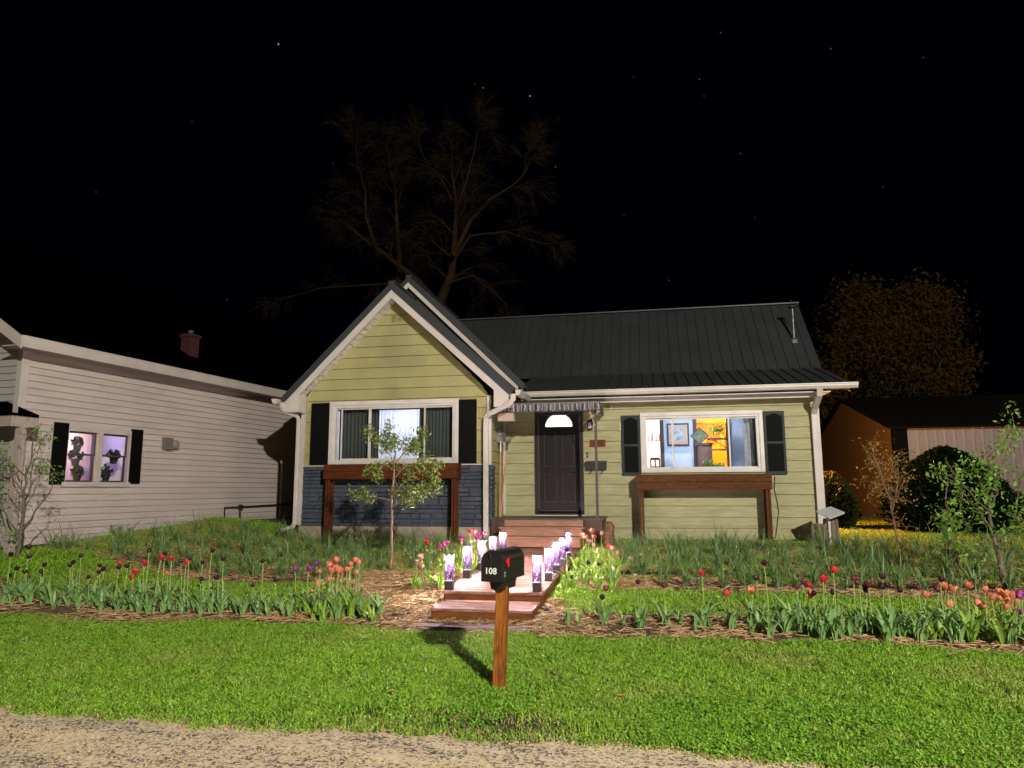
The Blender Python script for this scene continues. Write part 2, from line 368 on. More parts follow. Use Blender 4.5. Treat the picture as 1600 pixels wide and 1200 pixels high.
lawn(250000, -7.5, 4.6, 4.4, 7.45, .042, .0075)
lawn(60000, -9.5, 7.5, 7.9, 9.5, .05, .009)
lawn(40000, -10, -7, 7.5, 14, .11, .011)
lawn(9000, -2.9, .5, 7.5, 13.3, .08, .009)
lawn(30000, 3.2, 13, 12.5, 17, .035, .010)
lawn(26000, 3.2, 18, 16, 24, .035, .012)
u, v = scatter(130000, -9.6, 9, 9.3, 14)
pn = np.array([noise.noise((a*.8, b*1.6, 21)) for a, b in zip(u, v)])
k = visible(u, v) & is_mulch(u, v) & ~on_walk(u, v) & ~in_house(u, v) & (rng.uniform(0, 1, len(u)) < np.clip(.35+pn*1.0+.5*ss(v, 9.8, 10.8)+.5*ss(-u, 6, 8.5), 0, .95)) & ((v > 9.85)|(u < -8))
k &= ~((u > -4.1) & (u < -2.6) & (v < 10.2))
u, v = u[k], v[k]; Us.append(u); Vs_.append(v); Hs.append(.07*rng.uniform(.5, 1.4, len(u))); Ws.append(np.full(len(u), .009)*rng.uniform(.7, 1.3, len(u)))
u, v, h, wd = [np.concatenate(x) for x in (Us, Vs_, Hs, Ws)]
P, q, tr = blades(u, v, h, wd, 1.0)
tag(fast('grass', P, [q, tr], grassm), kind='stuff')
# dry blades and thatch mixed into the turf, thicker in worn patches and along the road
u, v = scatter(90000, -7.5, 4.6, 4.45, 9.3)
pn = np.array([noise.noise((a*1.1, b*1.9, 31)) for a, b in zip(u, v)])
k = visible(u, v) & ~is_mulch(u, v) & ~on_walk(u, v) & (v > road_edge(u)-.04)
k &= rng.uniform(0, 1, len(u)) < np.clip(.10+pn*.5+.8*np.exp(-((v-road_edge(u))/.09)**2)+.9*np.exp(-(((u+1.05)/.8)**2+((v-4.95)/.3)**2)), 0, .9)
u, v = u[k], v[k]
P, q, tr = blades(u, v, .034*rng.uniform(.5, 1.4, len(u)), rng.uniform(.003, .006, len(u)), 1.3, 0, .9)
tag(fast('dry_grass', P, [q, tr], strawm), kind='stuff')
# clover patches in the lawn to the right and along the road: small round leaflets
u, v = scatter(30000, -1.6, 3.6, 4.2, 5.6)
dn = np.array([noise.noise((a*1.3, b*1.9, 9)) for a, b in zip(u, v)])
k = visible(u, v) & (v > road_edge(u)+.02) & (dn+ss(u, -1.2, 1.2)*.6-np.abs(v-5.1)*.3 > .18)
k &= ~((np.abs(u+1.2) < .1) & (np.abs(v-5.6) < .1))
u, v = u[k], v[k]; n_ = len(u); r = rng.uniform(.005, .0095, n_); a = rng.uniform(0, 2*pi, n_); z = TZ(u, v)+rng.uniform(.01, .042, n_)
tx = rng.normal(0, .45, n_); ty = rng.normal(0, .45, n_)
P = np.zeros((n_, 6, 3))
for j in range(6):
    ca, sa = np.cos(a+j*pi/3), np.sin(a+j*pi/3); P[:, j] = np.stack([u+ca*r, v+sa*r, z+(ca*tx+sa*ty)*r], 1)
tag(fast('clover', P.reshape(-1, 3), [np.arange(n_)[:, None]*6+np.arange(6)[None]], cloverm), kind='stuff')
# straw mulch
def strips(u, v, ln, wd, zmax, a=None):
    n = len(u); a = rng.uniform(0, 2*pi, n) if a is None else a; z = TZ(u, v)+.012+rng.uniform(0, zmax, n); tl = rng.normal(0, .12, n)*ln
    dx, dy = np.cos(a), np.sin(a); nx, ny = -dy, dx; cb = rng.normal(0, .14, n)*ln
    P = np.zeros((n, 6, 3))
    for j, s_ in enumerate((-.5, 0, .5)):
        off = cb*(1 if s_ == 0 else 0); zz = np.maximum(z+tl*s_, TZ(u, v)+.006)
        for q_, sg in enumerate((-1, 1)):
            P[:, j*2+q_] = np.stack([u+dx*ln*s_+nx*(off+sg*wd/2), v+dy*ln*s_+ny*(off+sg*wd/2), zz+sg*wd*.3], 1)
    b = np.arange(n)[:, None]*6
    return P.reshape(-1, 3), np.concatenate([b+np.array([[0,1,3,2]]), b+np.array([[2,3,5,4]])])
u, v = scatter(150000, -9.6, 8, 6.9, 13.9)
k = (is_mulch(u, v+rng.normal(0, .04, len(u))) & ~on_walk(u, v) & visible(u, v) & ~in_house(u, v))
pt = np.array([noise.noise((a*1.1, b*2.2, 5)) for a, b in zip(u, v)])
dens = .55+pt*1.1+.5*((u > -4.3) & (u < -.5))
k &= rng.uniform(0, 1, len(u)) < dens
u, v = u[k], v[k]
P, q = strips(u, v, rng.uniform(.05, .19, len(u)), rng.uniform(.004, .009, len(u)), .028)
tag(fast('straw_mulch', P, [q], strawm), kind='stuff')
# loose chips on the road shoulder
u = rng.uniform(-5.6, 3.2, 26000); v = road_edge(u)-np.abs(rng.normal(0, .38, len(u)))+.05
k = visible(u, v) & (rng.uniform(0, 1, len(u)) < .62+.4*np.sin(u*2.1+v*7)); u, v = u[k], v[k]; n_ = len(u); r = rng.uniform(.004, .010, n_); a = rng.uniform(0, 6.28, n_)
z = TZ(u, v)+.006
P = np.zeros((n_, 5, 3))
for j in range(4):
    P[:, j] = np.stack([u+np.cos(a+j*pi/2)*r, v+np.sin(a+j*pi/2)*r*.7, z], 1)
P[:, 4] = np.stack([u+rng.normal(0, .002, n_), v, z+r*.8], 1); b_ = np.arange(n_)[:, None]*5
tag(fast('road_gravel', P.reshape(-1, 3), [np.concatenate([b_+np.array([[j, (j+1) % 4, 4]]) for j in range(4)])], gravm), kind='stuff')

# ================================================================== THE HOUSE
H = thing('house', 'low olive green house with slate stone front gable and charcoal metal roof', 'house', (0, 14.5, .6))
WV, MVv = 13.25, 14.5            # front planes of the gabled wing and of the main wall
UL, UR_, UC = -6.92, -3.02, 3.20

def siding_mb(mb, fn, s0, s1, z0, z1, course, holes=(), bound=None, lap=.016):
    """lap siding: each course leans out at its lower edge; fn(s, z, out) -> point"""
    ks = []
    z = z0
    while z < z1-1e-6: ks.append(z); z += course
    for zc in ks:
        zt = min(zc+course, z1)
        cuts = sorted({zc, zt} | {hz for h in holes for hz in (h[2], h[3]) if zc < hz < zt})
        for a, b in zip(cuts, cuts[1:]):
            oa = lap*(1-(a-zc)/course); ob = lap*(1-(b-zc)/course)
            segs = [(s0, s1)]
            if course > .2 and s1-s0 > 2:
                rj = random.Random(int(zc*1000)+int(s0*77)); jx = s0+rj.uniform(.2, 1)*(s1-s0); segs = [(s0, jx-.002), (jx+.002, s1)] if jx < s1-.1 else segs
            for h in holes:
                if h[2] <= a+1e-6 and h[3] >= b-1e-6:
                    ns = []
                    for x, y in segs:
                        if h[1] <= x or h[0] >= y: ns.append((x, y)); continue
                        if x < h[0]: ns.append((x, h[0]))
                        if y > h[1]: ns.append((h[1], y))
                    segs = ns
            if abs(a-zc) < 1e-6 and b-a > .03: a2 = a+.010
            else: a2 = a
            for x, y in segs:
                if bound:
                    la, ra = bound(a); lb, rb = bound(b)
                    xa, ya, xb, yb = max(x, la), min(y, ra), max(x, lb), min(y, rb)
                    if xa >= ya: continue
                    if xb >= yb: xb = yb = (xb+yb)/2
                else: xa, ya, xb, yb = x, y, x, y
                if a2 > a:      # shadow gap under the lip
                    mb.quad(fn(xa, a, -.014), fn(ya, a, -.014), fn(ya, a2, -.014), fn(xa, a2, -.014))
                    mb.quad(fn(xa, a2, -.014), fn(ya, a2, -.014), fn(ya, a2, oa), fn(xa, a2, oa)); mb.quad(fn(xa, a, -.014), fn(ya, a, -.014), fn(ya, a, 0), fn(xa, a, 0))
                mb.quad(fn(xa, a2, oa), fn(ya, a2, oa), fn(yb, b, ob), fn(xb, b, ob))
    return mb

# --- openings
DOOR = (-2.33, -1.33, 1.08, 3.17)
RW = (-.17, 2.2, 1.91, 3.12)
LW = (-6.33, -3.63, 2.10, 3.36)
fn = lambda s, z, o: (s, MVv-o, z)
siding_mb(MB(), fn, UR_, UC, .60, 3.42, .2165, [(DOOR[0]+.02, DOOR[1]-.02, DOOR[2], DOOR[3]-.02), (RW[0]+.03, RW[1]-.03, RW[2]+.03, RW[3]-.03)]).build('main_wall', siding_w, H)
# right end wall, plain depth
mb = MB()
siding_mb(mb, lambda s, z, o: (UC+o, s, z), MVv, 22.0, .6, 4.0, .2165, bound=lambda z: (MVv if z < 3.5 else 14.35+(z-3.5)/.294, 22.0))
ridge = (18.11, 6.12)
siding_mb(mb, lambda s, z, o: (UC+o, s, z), MVv, 22.0, 4.0, 6.1, .2165, bound=lambda z: (16.0+(z-4.0), 20.2-(z-4.0)))
mb.build('end_wall', siding, H)
# wing front (gable) and wing side
pk = 5.52
gb = lambda z: (UL, UR_) if z < 3.45 else (UL+(z-3.45)*.985, UR_-(z-3.45)*.985)
mb = MB()
siding_mb(mb, lambda s, z, o: (s, WV-o, z), UL, UR_, 2.08, pk-.12, .2165, [(LW[0]+.04, LW[1]-.04, LW[2]-.1, LW[3]-.04)], gb)
mb.build('gable_wall', siding, H)
mb = MB()
siding_mb(mb, lambda s, z, o: (UR_+o, s, z), WV, MVv, .6, 3.5, .2165)
mb.build('wing_side_wall', siding, H)
mb = MB(); siding_mb(mb, lambda s, z, o: (UL-o, s, z), WV, 22, .6, 3.5, .2165); mb.build('wing_side_wall', siding, H)
# gable vent, same paint
mb = MB(); vc = AV(621, 497, WV)
for sx in (-.11, .015):
    for k in range(5): mb.box((vc.x+sx, WV-.035, vc.z-.07+k*.03), (vc.x+sx+.095, WV-.012, vc.z-.055+k*.03))
mb.build('gable_vent', siding, H)
# corner trims
for (a, b, nm) in (((UL-.03, WV-.035, .9), (UL+.06, WV+.05, 3.42), 'corner_trim'), ((UR_-.045, WV-.04, 2.08), (UR_+.04, WV+.05, 3.40), 'corner_trim'), ((UR_+.018, MVv-.05, 1.08), (UR_+.07, MVv-.018, 3.3), 'corner_trim')):
    MB().box(a, b).build(nm, white if a[0] != UL-.03 else trimN, H)
MB().box((UC-.02, MVv-.03, .60), (UC+.05, MVv+.06, 3.36)).build('corner_trim', white, H)

# --- painted stone veneer of the wing, block by block
mb = MB()
random.seed(11)
def stone_run(mb, f, s0, s1, z0, z1):
    z = z0
    while z < z1-.01:
        hh = random.choice([.065, .085, .11, .14, .17]); hh = min(hh, z1-z)
        if z1-z-hh < .05: hh = z1-z
        s = s0
        while s < s1-.01:
            L_ = random.uniform(.14, .50); L_ = min(L_, s1-s)
            if s1-s-L_ < .08: L_ = s1-s
            sub = [(z, z+hh)] if hh < .12 or random.random() < .35 else [(z, z+hh*.45), (z+hh*.45, z+hh)]
            for a, b in sub:
                o = random.uniform(.018, .040); g_ = .0035
                x0, x1, y0, y1 = s+g_, s+L_-g_, a+g_, b-g_; bv = .008
                P = [f(x0, y0, 0), f(x1, y0, 0), f(x1, y1, 0), f(x0, y1, 0), f(x0+bv, y0+bv, o), f(x1-bv, y0+bv, o+random.uniform(-.006, .006)), f(x1-bv, y1-bv, o), f(x0+bv, y1-bv, o)]
                mb.add(P, [(4,5,6,7), (0,1,5,4), (1,2,6,5), (2,3,7,6), (3,0,4,7)])
            s += L_
        z += hh
stone_run(mb, lambda s, z, o: (s, WV-o, z), UL+.045, UR_+.02, .89, 2.06)
stone_run(mb, lambda s, z, o: (UR_+o+.018, s, z), WV, WV+.30, .89, 2.06)
mb.box((UL, WV+.0, .89), (UR_, WV+.01, 2.06))
mb.build('stone_veneer', stone, H)
MB().box((UL-.03, WV-.055, 2.06), (UR_+.05, WV+.0, 2.082)).build('stone_cap', white, H)
MB().box((UL, WV-.02, .35), (UR_+.0, WV+.2, .888)).build('foundation', concrete, H)
MB().box((UR_, MVv+.004, .3), (UC-.01, MVv+.2, .6)).build('foundation', concrete, H)

# --- roofs
def roof_sheet(mb, eaveA, eaveB, topB, topA, rib=.23, th=.03, ribh=.022):
    A, B, C_, D = [Vector(p) for p in (eaveA, eaveB, topB, topA)]
    n_ = (B-A).cross(D-A).normalized()
    if n_.z < 0: n_ = -n_
    mb.slab([A, B, C_, D], -n_*th)
    L_ = (B-A).length; k = int(L_/rib)
    for i in range(k+1):
        t_ = (i+.02)*rib/L_
        if t_ > 1: break
        p = A.lerp(B, t_); q_ = D.lerp(C_, t_)
        mb.bar(p+n_*ribh*.5, q_+n_*ribh*.5, .028, ribh, up=n_)
E0, BRK, RG = (13.93, 3.535), (16.16, 4.19), (18.11, 6.13)
uRr = 3.74; uLr = -5.2
mb = MB()
roof_sheet(mb, (uLr, BRK[0]-.02, BRK[1]-.0), (uRr-.0, BRK[0]-.02, BRK[1]-.0), (uRr, RG[0], RG[1]), (uLr, RG[0], RG[1]))
mb.build('roof_slope', roofm, H)
mb = MB()
roof_sheet(mb, (-2.62, E0[0], E0[1]), (uRr, E0[0], E0[1]), (uRr-.0, BRK[0], BRK[1]), (-2.62, BRK[0], BRK[1]))
mb.build('lower_roof_slope', roofm, H)
mb = MB(); mb.slab([(uLr, RG[0], RG[1]), (uRr, RG[0], RG[1]), (uRr, 22.6, 2.9+.5), (uLr, 22.6, 2.9+.5)], (0, 0, -.04)); mb.build('rear_roof_slope', roofm, H)
MB().bar((uLr, RG[0], RG[1]+.02), (uRr+.01, RG[0], RG[1]+.02), .16, .03).build('ridge_cap', roofm, H)
# wing gable: front roof
def gable_roof(v0, v1, uc, zp, uL, zL, uRt, zR, nm):
    mb = MB()
    roof_sheet(mb, (uRt, v0, zR), (uRt, v1, zR), (uc, v1, zp), (uc, v0, zp), .28)
    mb.build(nm, roofm, H)
    mb = MB()
    roof_sheet(mb, (uL, v1, zL), (uL, v0, zL), (uc, v0, zp), (uc, v1, zp), .28)
    mb.build(nm, roofm, H)
    MB().bar((uc, v0, zp+.012), (uc, v1, zp+.012), .14, .05).build('ridge_cap', roofm, H)
gable_roof(12.90, 18.0, -4.95, 5.69, -7.24, 3.43, -2.46, 3.44, 'gable_roof')
gable_roof(14.15, 18.4, -5.04, 6.19, -7.6, 3.66, -2.48, 3.68, 'rear_gable_roof')
# dark rake flashing then white rake boards
def rake(v, uc, zp, ue, ze, drop, hgt, th, m, nm):
    a = Vector((uc, v, zp-drop)); b = Vector((ue, v, ze-drop)); 
    MB().slab([a, b, b-Vector((0, 0, hgt)), a-Vector((0, 0, hgt))], (0, th, 0)).build(nm, m, H)
for ue, ze in ((-7.22, 3.45), (-2.50, 3.46)):
    rake(12.885, -4.95, 5.70, ue, ze, .0, .155, .02, roofm, 'rake_flashing')
    rake(12.905, -4.95, 5.70, ue+(.05 if ue < -5 else -.05), ze+.04, .157, .17, .03, white, 'rake_board')
rake(14.12, -5.04, 6.19, -2.5, 3.71, .0, .12, .02, roofm, 'rake_flashing')
rake(14.14, -5.04, 6.19, -2.62, 3.82, .122, .12, .03, white, 'rake_board')
rake(14.12, -5.04, 6.19, -7.6, 3.66, .0, .12, .02, roofm, 'rake_flashing')
rake(14.14, -5.04, 6.19, -7.4, 3.86, .122, .12, .03, white, 'rake_board')
# wall strip under the rear gable
MB().quad((-7.2, 14.25, 3.4), (-2.9, 14.25, 3.4), (-2.9, 14.25, 3.9), (-5.04, 14.25, 5.95), (-7.2, 14.25, 3.9)).build('rear_gable_wall', mat('dark_flashing', (.03,.028,.026), None, rough=.6), H)
# soffits of the wing gable, with grooves
sofm = mat('soffit_white', (.62,.59,.56), None, rough=.5)
for ue, ze in ((-7.2, 3.47), (-2.52, 3.47)):
    a = Vector((-4.95, 12.93, 5.70-.30)); b = Vector((ue, 12.93, ze-.30+.02)); mb = MB()
    n_ = 22
    for i in range(n_):
        p = a.lerp(b, i/n_+.002); q_ = a.lerp(b, (i+1)/n_-.004)
        mb.slab([p, q_, q_+Vector((0, .31, 0)), p+Vector((0, .31, 0))], (0, 0, .012))
    mb.build('soffit', sofm, H)
    # boxed eave return
    s = 1 if ue > -5 else -1
    MB().slab([(ue-s*.02, 12.90, ze-.20), (ue-s*.02, 12.90, ze-.33), (ue-s*.34, 12.90, ze-.33), (ue-s*.34, 12.90, ze+.10)], (0, .33, 0)).build('eave_return', white, H)
# eave fascias, soffits and gutters of the main front
MB().box((-2.45, 13.97, 3.43), (uRr-.02, 14.0, 3.50)).build('fascia', white, H)
def gutter(name, a, b, m=white):
    """K-style trough between two points, open top"""
    a = Vector(a); b = Vector(b); d = (b-a).normalized(); n_ = Vector((d.y, -d.x, 0))
    prof = [(0, .0), (0, -.10), (.07, -.10), (.10, -.055), (.10, -.02), (.115, -.02), (.115, .0), (.108, .0), (.092, -.018), (.092, -.052), (.065, -.092), (.008, -.092), (.008, .0)]
    V_ = [a+n_*x+Vector((0, 0, z)) for x, z in prof]+[b+n_*x+Vector((0, 0, z)) for x, z in prof]; k = len(prof)
    mb = MB(); mb.add(V_, [(i, (i+1) % k, k+(i+1) % k, k+i) for i in range(k)]+[tuple(range(7)), tuple(range(k, k+7))])
    return mb.build(name, m, H)
gutter('gutter', (-2.60, 13.955, 3.535), (3.83, 13.955, 3.535))
gutter('gutter', (-2.42, 12.78, 3.43), (-2.42, 13.9, 3.43))
gutter('gutter', (-7.27, 13.9, 3.40), (-7.27, 12.78, 3.40))
MB().box((UR_, 14.452, 3.402), (UC-.01, 14.49, 3.66)).build('eave_light_stop', siding, H)  # unseen board added to stop lamp light leaking through the open attic
mb = MB()
for i in range(21): mb.box((UR_+i*.305, 14.01, 3.385), (UR_+i*.305+.298, 14.50, 3.400))
mb.build('soffit', sofm, H)
MB().box((-2.9, 14.20, 3.315), (3.17, 14.235, 3.383)).build('frieze_board', white, H)
# side verge of the main roof
MB().slab([(uRr-.02, BRK[0], BRK[1]-.04), (uRr-.02, RG[0], RG[1]-.04), (uRr-.02, RG[0], RG[1]-.18), (uRr-.02, BRK[0], BRK[1]-.18)], (-.03, 0, 0)).build('rake_board', roofm, H)
MB().slab([(uRr-.02, 14.0, 3.52), (uRr-.02, BRK[0], BRK[1]-.04), (uRr-.02, BRK[0], BRK[1]-.18), (uRr-.02, 14.0, 3.38)], (-.03, 0, 0)).build('rake_board', roofm, H)
# downspouts
def rect_pipe(pts, w_, d_, nm, m=white, up=(0, 1, 0)):
    mb = MB()
    P = [Vector(p) for p in pts]; rings = []
    for i, p in enumerate(P):
        t_ = ((P[min(i+1, len(P)-1)]-p).normalized()+(p-P[max(i-1, 0)]).normalized()).normalized()
        x = t_.cross(Vector(up)).normalized(); y = x.cross(t_).normalized()
        rings.append([p+x*sx*w_/2+y*sy*d_/2 for sx, sy in ((-1,-1),(1,-1),(1,1),(-1,1))])
    V_ = [q_ for r_ in rings for q_ in r_]; Fc = [(0,1,2,3), tuple(len(V_)-4+k for k in (3,2,1,0))]
    for i in range(len(P)-1):
        for k in range(4): Fc.append((i*4+k, i*4+(k+1) % 4, i*4+4+(k+1) % 4, i*4+4+k))
    mb.add(V_, Fc); return mb.build(nm, m, H, bevel=.008)
x0 = -3.055
p1 = AV(795, 622, 12.86)
rect_pipe([(-2.47, 12.82, 3.36), (-2.47, 12.83, 3.27), (-2.55, 12.87, 3.18), (-2.98, 13.05, 3.02), (-3.05, 13.10, 2.95), (-3.06, 13.11, 2.85), (-3.06, 13.12, .80), (-3.03, 13.06, .72)], .095, .07, 'downspout')
rect_pipe([(-7.20, 12.86, 3.34), (-7.20, 12.88, 3.24), (-7.15, 12.95, 3.16), (-6.99, 13.12, 3.08), (-6.975, 13.17, 3.0), (-6.975, 13.17, .95), (-6.99, 13.12, .87), (-7.05, 12.8, .82)], .075, .06, 'downspout')
rect_pipe([(3.16, 13.90, 3.44), (3.16, 13.94, 3.32), (3.14, 14.30, 3.12), (3.14, 14.41, 3.02), (3.14, 14.42, .75), (3.2, 14.2, .68)], .105, .075, 'downspout')
# pipe through the metal roof with a cap
vp = AP(1241, 534, (0, BRK[0], BRK[1]), Vector((0, -(RG[1]-BRK[1]), RG[0]-BRK[0])))
mb = MB(); mb.lathe([(.10, -.05), (.10, .03), (.05, .09), (.026, .10)], vp, 12)
mb.tube([vp, vp+Vector((0, 0, .78))], .024, 10); pp = mb.build('roof_mast', steel, H)
mb = MB(); top = vp+Vector((0, 0, .78)); mb.lathe([(.03, 0), (.09, .03), (.09, .06), (.03, .10)], top, 12); mb.tube([top+Vector((0,0,-.12)), top+Vector((.1, 0, -.08)), top+Vector((.13, 0, .02))], .008, 6); mb.tube([top+Vector((0, 0, .05)), top+Vector((-.02, 0, .22))], .008, 6)
mb.build('mast_head', ironm, pp)

# --- windows
def window(nm, fr, v, lites, parent, m=vinyl, trimw=.085, sill=True):
    """flat casing, inner frame, sliding sashes; lites = list of (u0,u1,recess)"""
    u0, u1, z0, z1 = fr
    mb = MB(); c = trimw
    mb.box((u0, v-.045, z1-c), (u1, v+.01, z1)); mb.box((u0, v-.045, z0), (u1, v+.01, z0+c*.45))
    mb.box((u0, v-.044, z0+c*.45), (u0+c, v+.01, z1-c)); mb.box((u1-c, v-.044, z0+c*.45), (u1, v+.01, z1-c))
    wn = mb.build(nm, m, parent, bevel=.004)
    i0, i1, j0, j1 = u0+c, u1-c, z0+c*.45, z1-c
    mb = MB(); d = .045
    mb.box((i0, v-.02, j1-d), (i1, v+.08, j1)); mb.box((i0, v-.02, j0), (i1, v+.08, j0+d))
    mb.box((i0, v-.019, j0+d), (i0+d, v+.08, j1-d)); mb.box((i1-d, v-.019, j0+d), (i1, v+.08, j1-d))
    mb.build('frame', m, wn)
    for a, b, rc in lites:
        mb = MB(); t_ = .028; y0, y1 = v+rc, v+rc+.025; zz0, zz1 = j0+d+.002, j1-d-.002
        mb.box((a, y0, zz0), (a+t_, y1, zz1)); mb.box((b-t_, y0, zz0), (b, y1, zz1)); mb.box((a+t_, y0, zz0), (b-t_, y1, zz0+t_)); mb.box((a+t_, y0, zz1-t_), (b-t_, y1, zz1))
        sh = mb.build('sash', m, wn)
        MB().quad((a+t_, y0+.012, zz0+t_), (b-t_, y0+.012, zz0+t_), (b-t_, y0+.012, zz1-t_), (a+t_, y0+.012, zz1-t_)).build('pane', GL, sh)
    return wn
def uat(px, v, py=690): return AV(px, py, v).x
window('front_window', LW, WV, [(uat(531, WV), uat(578, WV), .03), (uat(575, WV), uat(664, WV), .0), (uat(661, WV), uat(708, WV), .03)], H)
window('front_window', RW, MVv, [(uat(1008, MVv), uat(1053, MVv), .03), (uat(1050, MVv), uat(1141, MVv), .0), (uat(1139, MVv), uat(1190, MVv), .03)], H, trimw=.075)
# --- shutters: raised frame round two recessed panels
def shutter(u0, u1, z0, z1, v, m, arch=False):
    mb = MB(); f = .045; zm = z0+(z1-z0)*.5
    mb.box((u0, v-.03, z0), (u1, v-.02, z1))
    mb.box((u0, v-.05, z0), (u0+f, v-.0301, z1)); mb.box((u1-f, v-.05, z0), (u1, v-.0301, z1))
    mb.box((u0+f, v-.05, z0), (u1-f, v-.0302, z0+f*1.3)); mb.box((u0+f, v-.05, z1-f), (u1-f, v-.0302, z1)); mb.box((u0+f, v-.05, zm-f*.5), (u1-f, v-.0302, zm+f*.5))
    s = mb.build('shutter', m, H)
    if arch:
        um = (u0+u1)/2; hw = (u1-u0)/2-f
        mb = MB()
        for sg in (-1, 1):
            mb.slab([(um+sg*hw, v-.05, z1-f), (um+sg*hw, v-.05, z1-f-.05), (um+sg*hw*.6, v-.05, z1-f-.03), (um+sg*hw*.2, v-.05, z1-f-.004)], (0, .02, 0))
        mb.build('arch_moulding', m, s)
    mb = MB(); ps = shpm
    mb.box((u0+f+.002, v-.0335, z0+f*1.3), (u1-f-.002, v-.0305, zm-f*.5)); mb.box((u0+f+.002, v-.0335, zm+f*.5), (u1-f-.002, v-.0305, z1-f))
    mb.build('panel', ps, s)
shpm = mat('shutter_panel_black', (.0035,.004,.0045), None, rough=.7, spec=.1)
shutter(-6.72, -6.345, 2.09, 3.34, WV-.005, shpm); shutter(-3.625, -3.27, 2.09, 3.33, WV-.005, shpm)
shutter(-.55, -.18, 1.86, 3.07, MVv, shutterm, True); shutter(2.21, 2.60, 1.86, 3.09, MVv, shutterm, True)

# --- front door with storm-door frame, four panels, half-round light
mb = MB(); a, b, c, d = DOOR
mb.box((a, MVv-.06, c), (a+.07, MVv+.06, d)); mb.box((b-.07, MVv-.06, c), (b, MVv+.06, d)); mb.box((a+.07, MVv-.06, d-.06), (b-.07, MVv+.06, d)); mb.box((a+.07, MVv-.07, c), (b-.07, MVv+.06, c+.04))
mb.build('door_frame', doorframe, H, bevel=.004)
mb = MB(); da, db = a+.08, b-.08; dc, dd = c+.045, d-.07
fc = Vector(((da+db)/2, 0, AV(875, 667, MVv).z)); R_ = .295
V0 = MVv+.0
# slab with a half-round hole: columns of quads
N = 24
xs = [fc.x-R_*cos(pi*i/N) for i in range(N+1)]
mb.box((da, V0, dc), (db, V0+.04, fc.z)); mb.box((da, V0, fc.z), (fc.x-R_, V0+.04, dd)); mb.box((fc.x+R_, V0, fc.z), (db, V0+.04, dd))
for i in range(N):
    za = fc.z+R_*.95*sin(pi*i/N); zb = fc.z+R_*.95*sin(pi*(i+1)/N)
    mb.slab([(xs[i], V0, za), (xs[i+1], V0, zb), (xs[i+1], V0, dd), (xs[i], V0, dd)], (0, .04, 0))
D_ = mb.build('door', doorm, H)
for px in ((da+.10, (da+db)/2-.06), ((da+db)/2+.06, db-.10)):
    for pz in ((dc+.20, dc+.78), (dc+.92, fc.z-.10)):
        mb = MB(); f = .016
        mb.box((px[0], V0-.012, pz[0]), (px[0]+f, V0-.001, pz[1])); mb.box((px[1]-f, V0-.012, pz[0]), (px[1], V0-.001, pz[1])); mb.box((px[0]+f, V0-.012, pz[0]), (px[1]-f, V0-.001, pz[0]+f)); mb.box((px[0]+f, V0-.012, pz[1]-f), (px[1]-f, V0-.001, pz[1]))
        pf = MB().box((px[0]+.04, V0-.009, pz[0]+.04), (px[1]-.04, V0-.001, pz[1]-.04)).build('door_panel', doorm, D_, bevel=.006)
        mb.build('panel_moulding', mat('door_moulding', (.040,.034,.035), None, rough=.3, spec=.5), D_, bevel=.003)
lm = emis('lit_frosted_glass', (.88, .94, 1), 4.0)
mb = MB(); ring = [(fc.x-R_*.93*cos(pi*i/N), V0+.015, fc.z+.012+R_*.88*sin(pi*i/N)) for i in range(N+1)]
mb.slab(ring, (0, .008, 0)); mb.build('fanlight_glass', lm, D_)
mb = MB()
mb.tube([(fc.x-R_*.97*cos(pi*i/N), V0-.004, fc.z+R_*.93*sin(pi*i/N)) for i in range(N+1)], .014, 6); mb.bar((fc.x-R_, V0-.004, fc.z), (fc.x+R_, V0-.004, fc.z), .028, .02)
mb.build('fanlight_trim', mat('fanlight_trim', (.33,.36,.33), None, rough=.5), D_)
mb = MB(); hx = db-.06; hz = 1.95
mb.lathe([(.028, 0), (.028, .012)], (hx, V0-.012, hz), 12); mb.tube([(hx, V0, hz), (hx, V0-.06, hz), (hx-.12, V0-.065, hz+.004)], .010, 8); mb.box((hx-.02, V0-.012, hz-.06), (hx+.02, V0-.001, hz+.14))
mb.build('handle', ironm, D_)
# storm door tube frame and closer
mb = MB(); y = MVv-.075
mb.tube([(a+.085, y, 3.08), (a+.085, y, 1.20), (a+.11, y, 1.16), (b-.09, y, 1.16)], .010, 6)
mb.build('storm_door_rail', mat('grey_rail', (.10,.085,.085), None, rough=.4), H)
MB().box((a-.01, MVv-.10, 1.055), (b+.02, MVv-.018, 1.078)).build('threshold', white, H)

# --- door canopy: sloped top, crinkled valance, post
AW = thing('door_awning', 'small grey metal awning with crinkled valance above the dark front door', 'awning', (-1.9, 13.8, 1.06))
mb = MB(); aL, aR, av = -3.0, -.90, 13.22
mb.slab([(aL, av, 3.235), (aR, av, 3.225), (aR, 14.19, 3.285), (aL, 14.19, 3.285)], (0, 0, -.012))
mb.box((aL, av-.006, 3.20), (aR, av+.02, 3.225)); mb.build('canopy', awnm, AW)
def valance(p0, p1, zt, zb, nrm, mb):
    n_ = int((Vector(p1)-Vector(p0)).length/.018); P0 = Vector(p0); P1 = Vector(p1); nrm = Vector(nrm); o = len(mb.v)
    for i in range(n_+1):
        p = P0.lerp(P1, i/n_); k = sin(i*.9)*.012+random.uniform(-.006, .006)
        zb_ = zb+.010*sin(i*.42)+random.uniform(-.004, .004)
        for j in range(5):
            z = zt+(zb_-zt)*j/4; q_ = p+nrm*(k*(.3+.7*j/4)); mb.v.append((q_.x, q_.y, z))
    for i in range(n_):
        for j in range(4): mb.f.append((o+i*5+j, o+i*5+j+1, o+(i+1)*5+j+1, o+(i+1)*5+j))
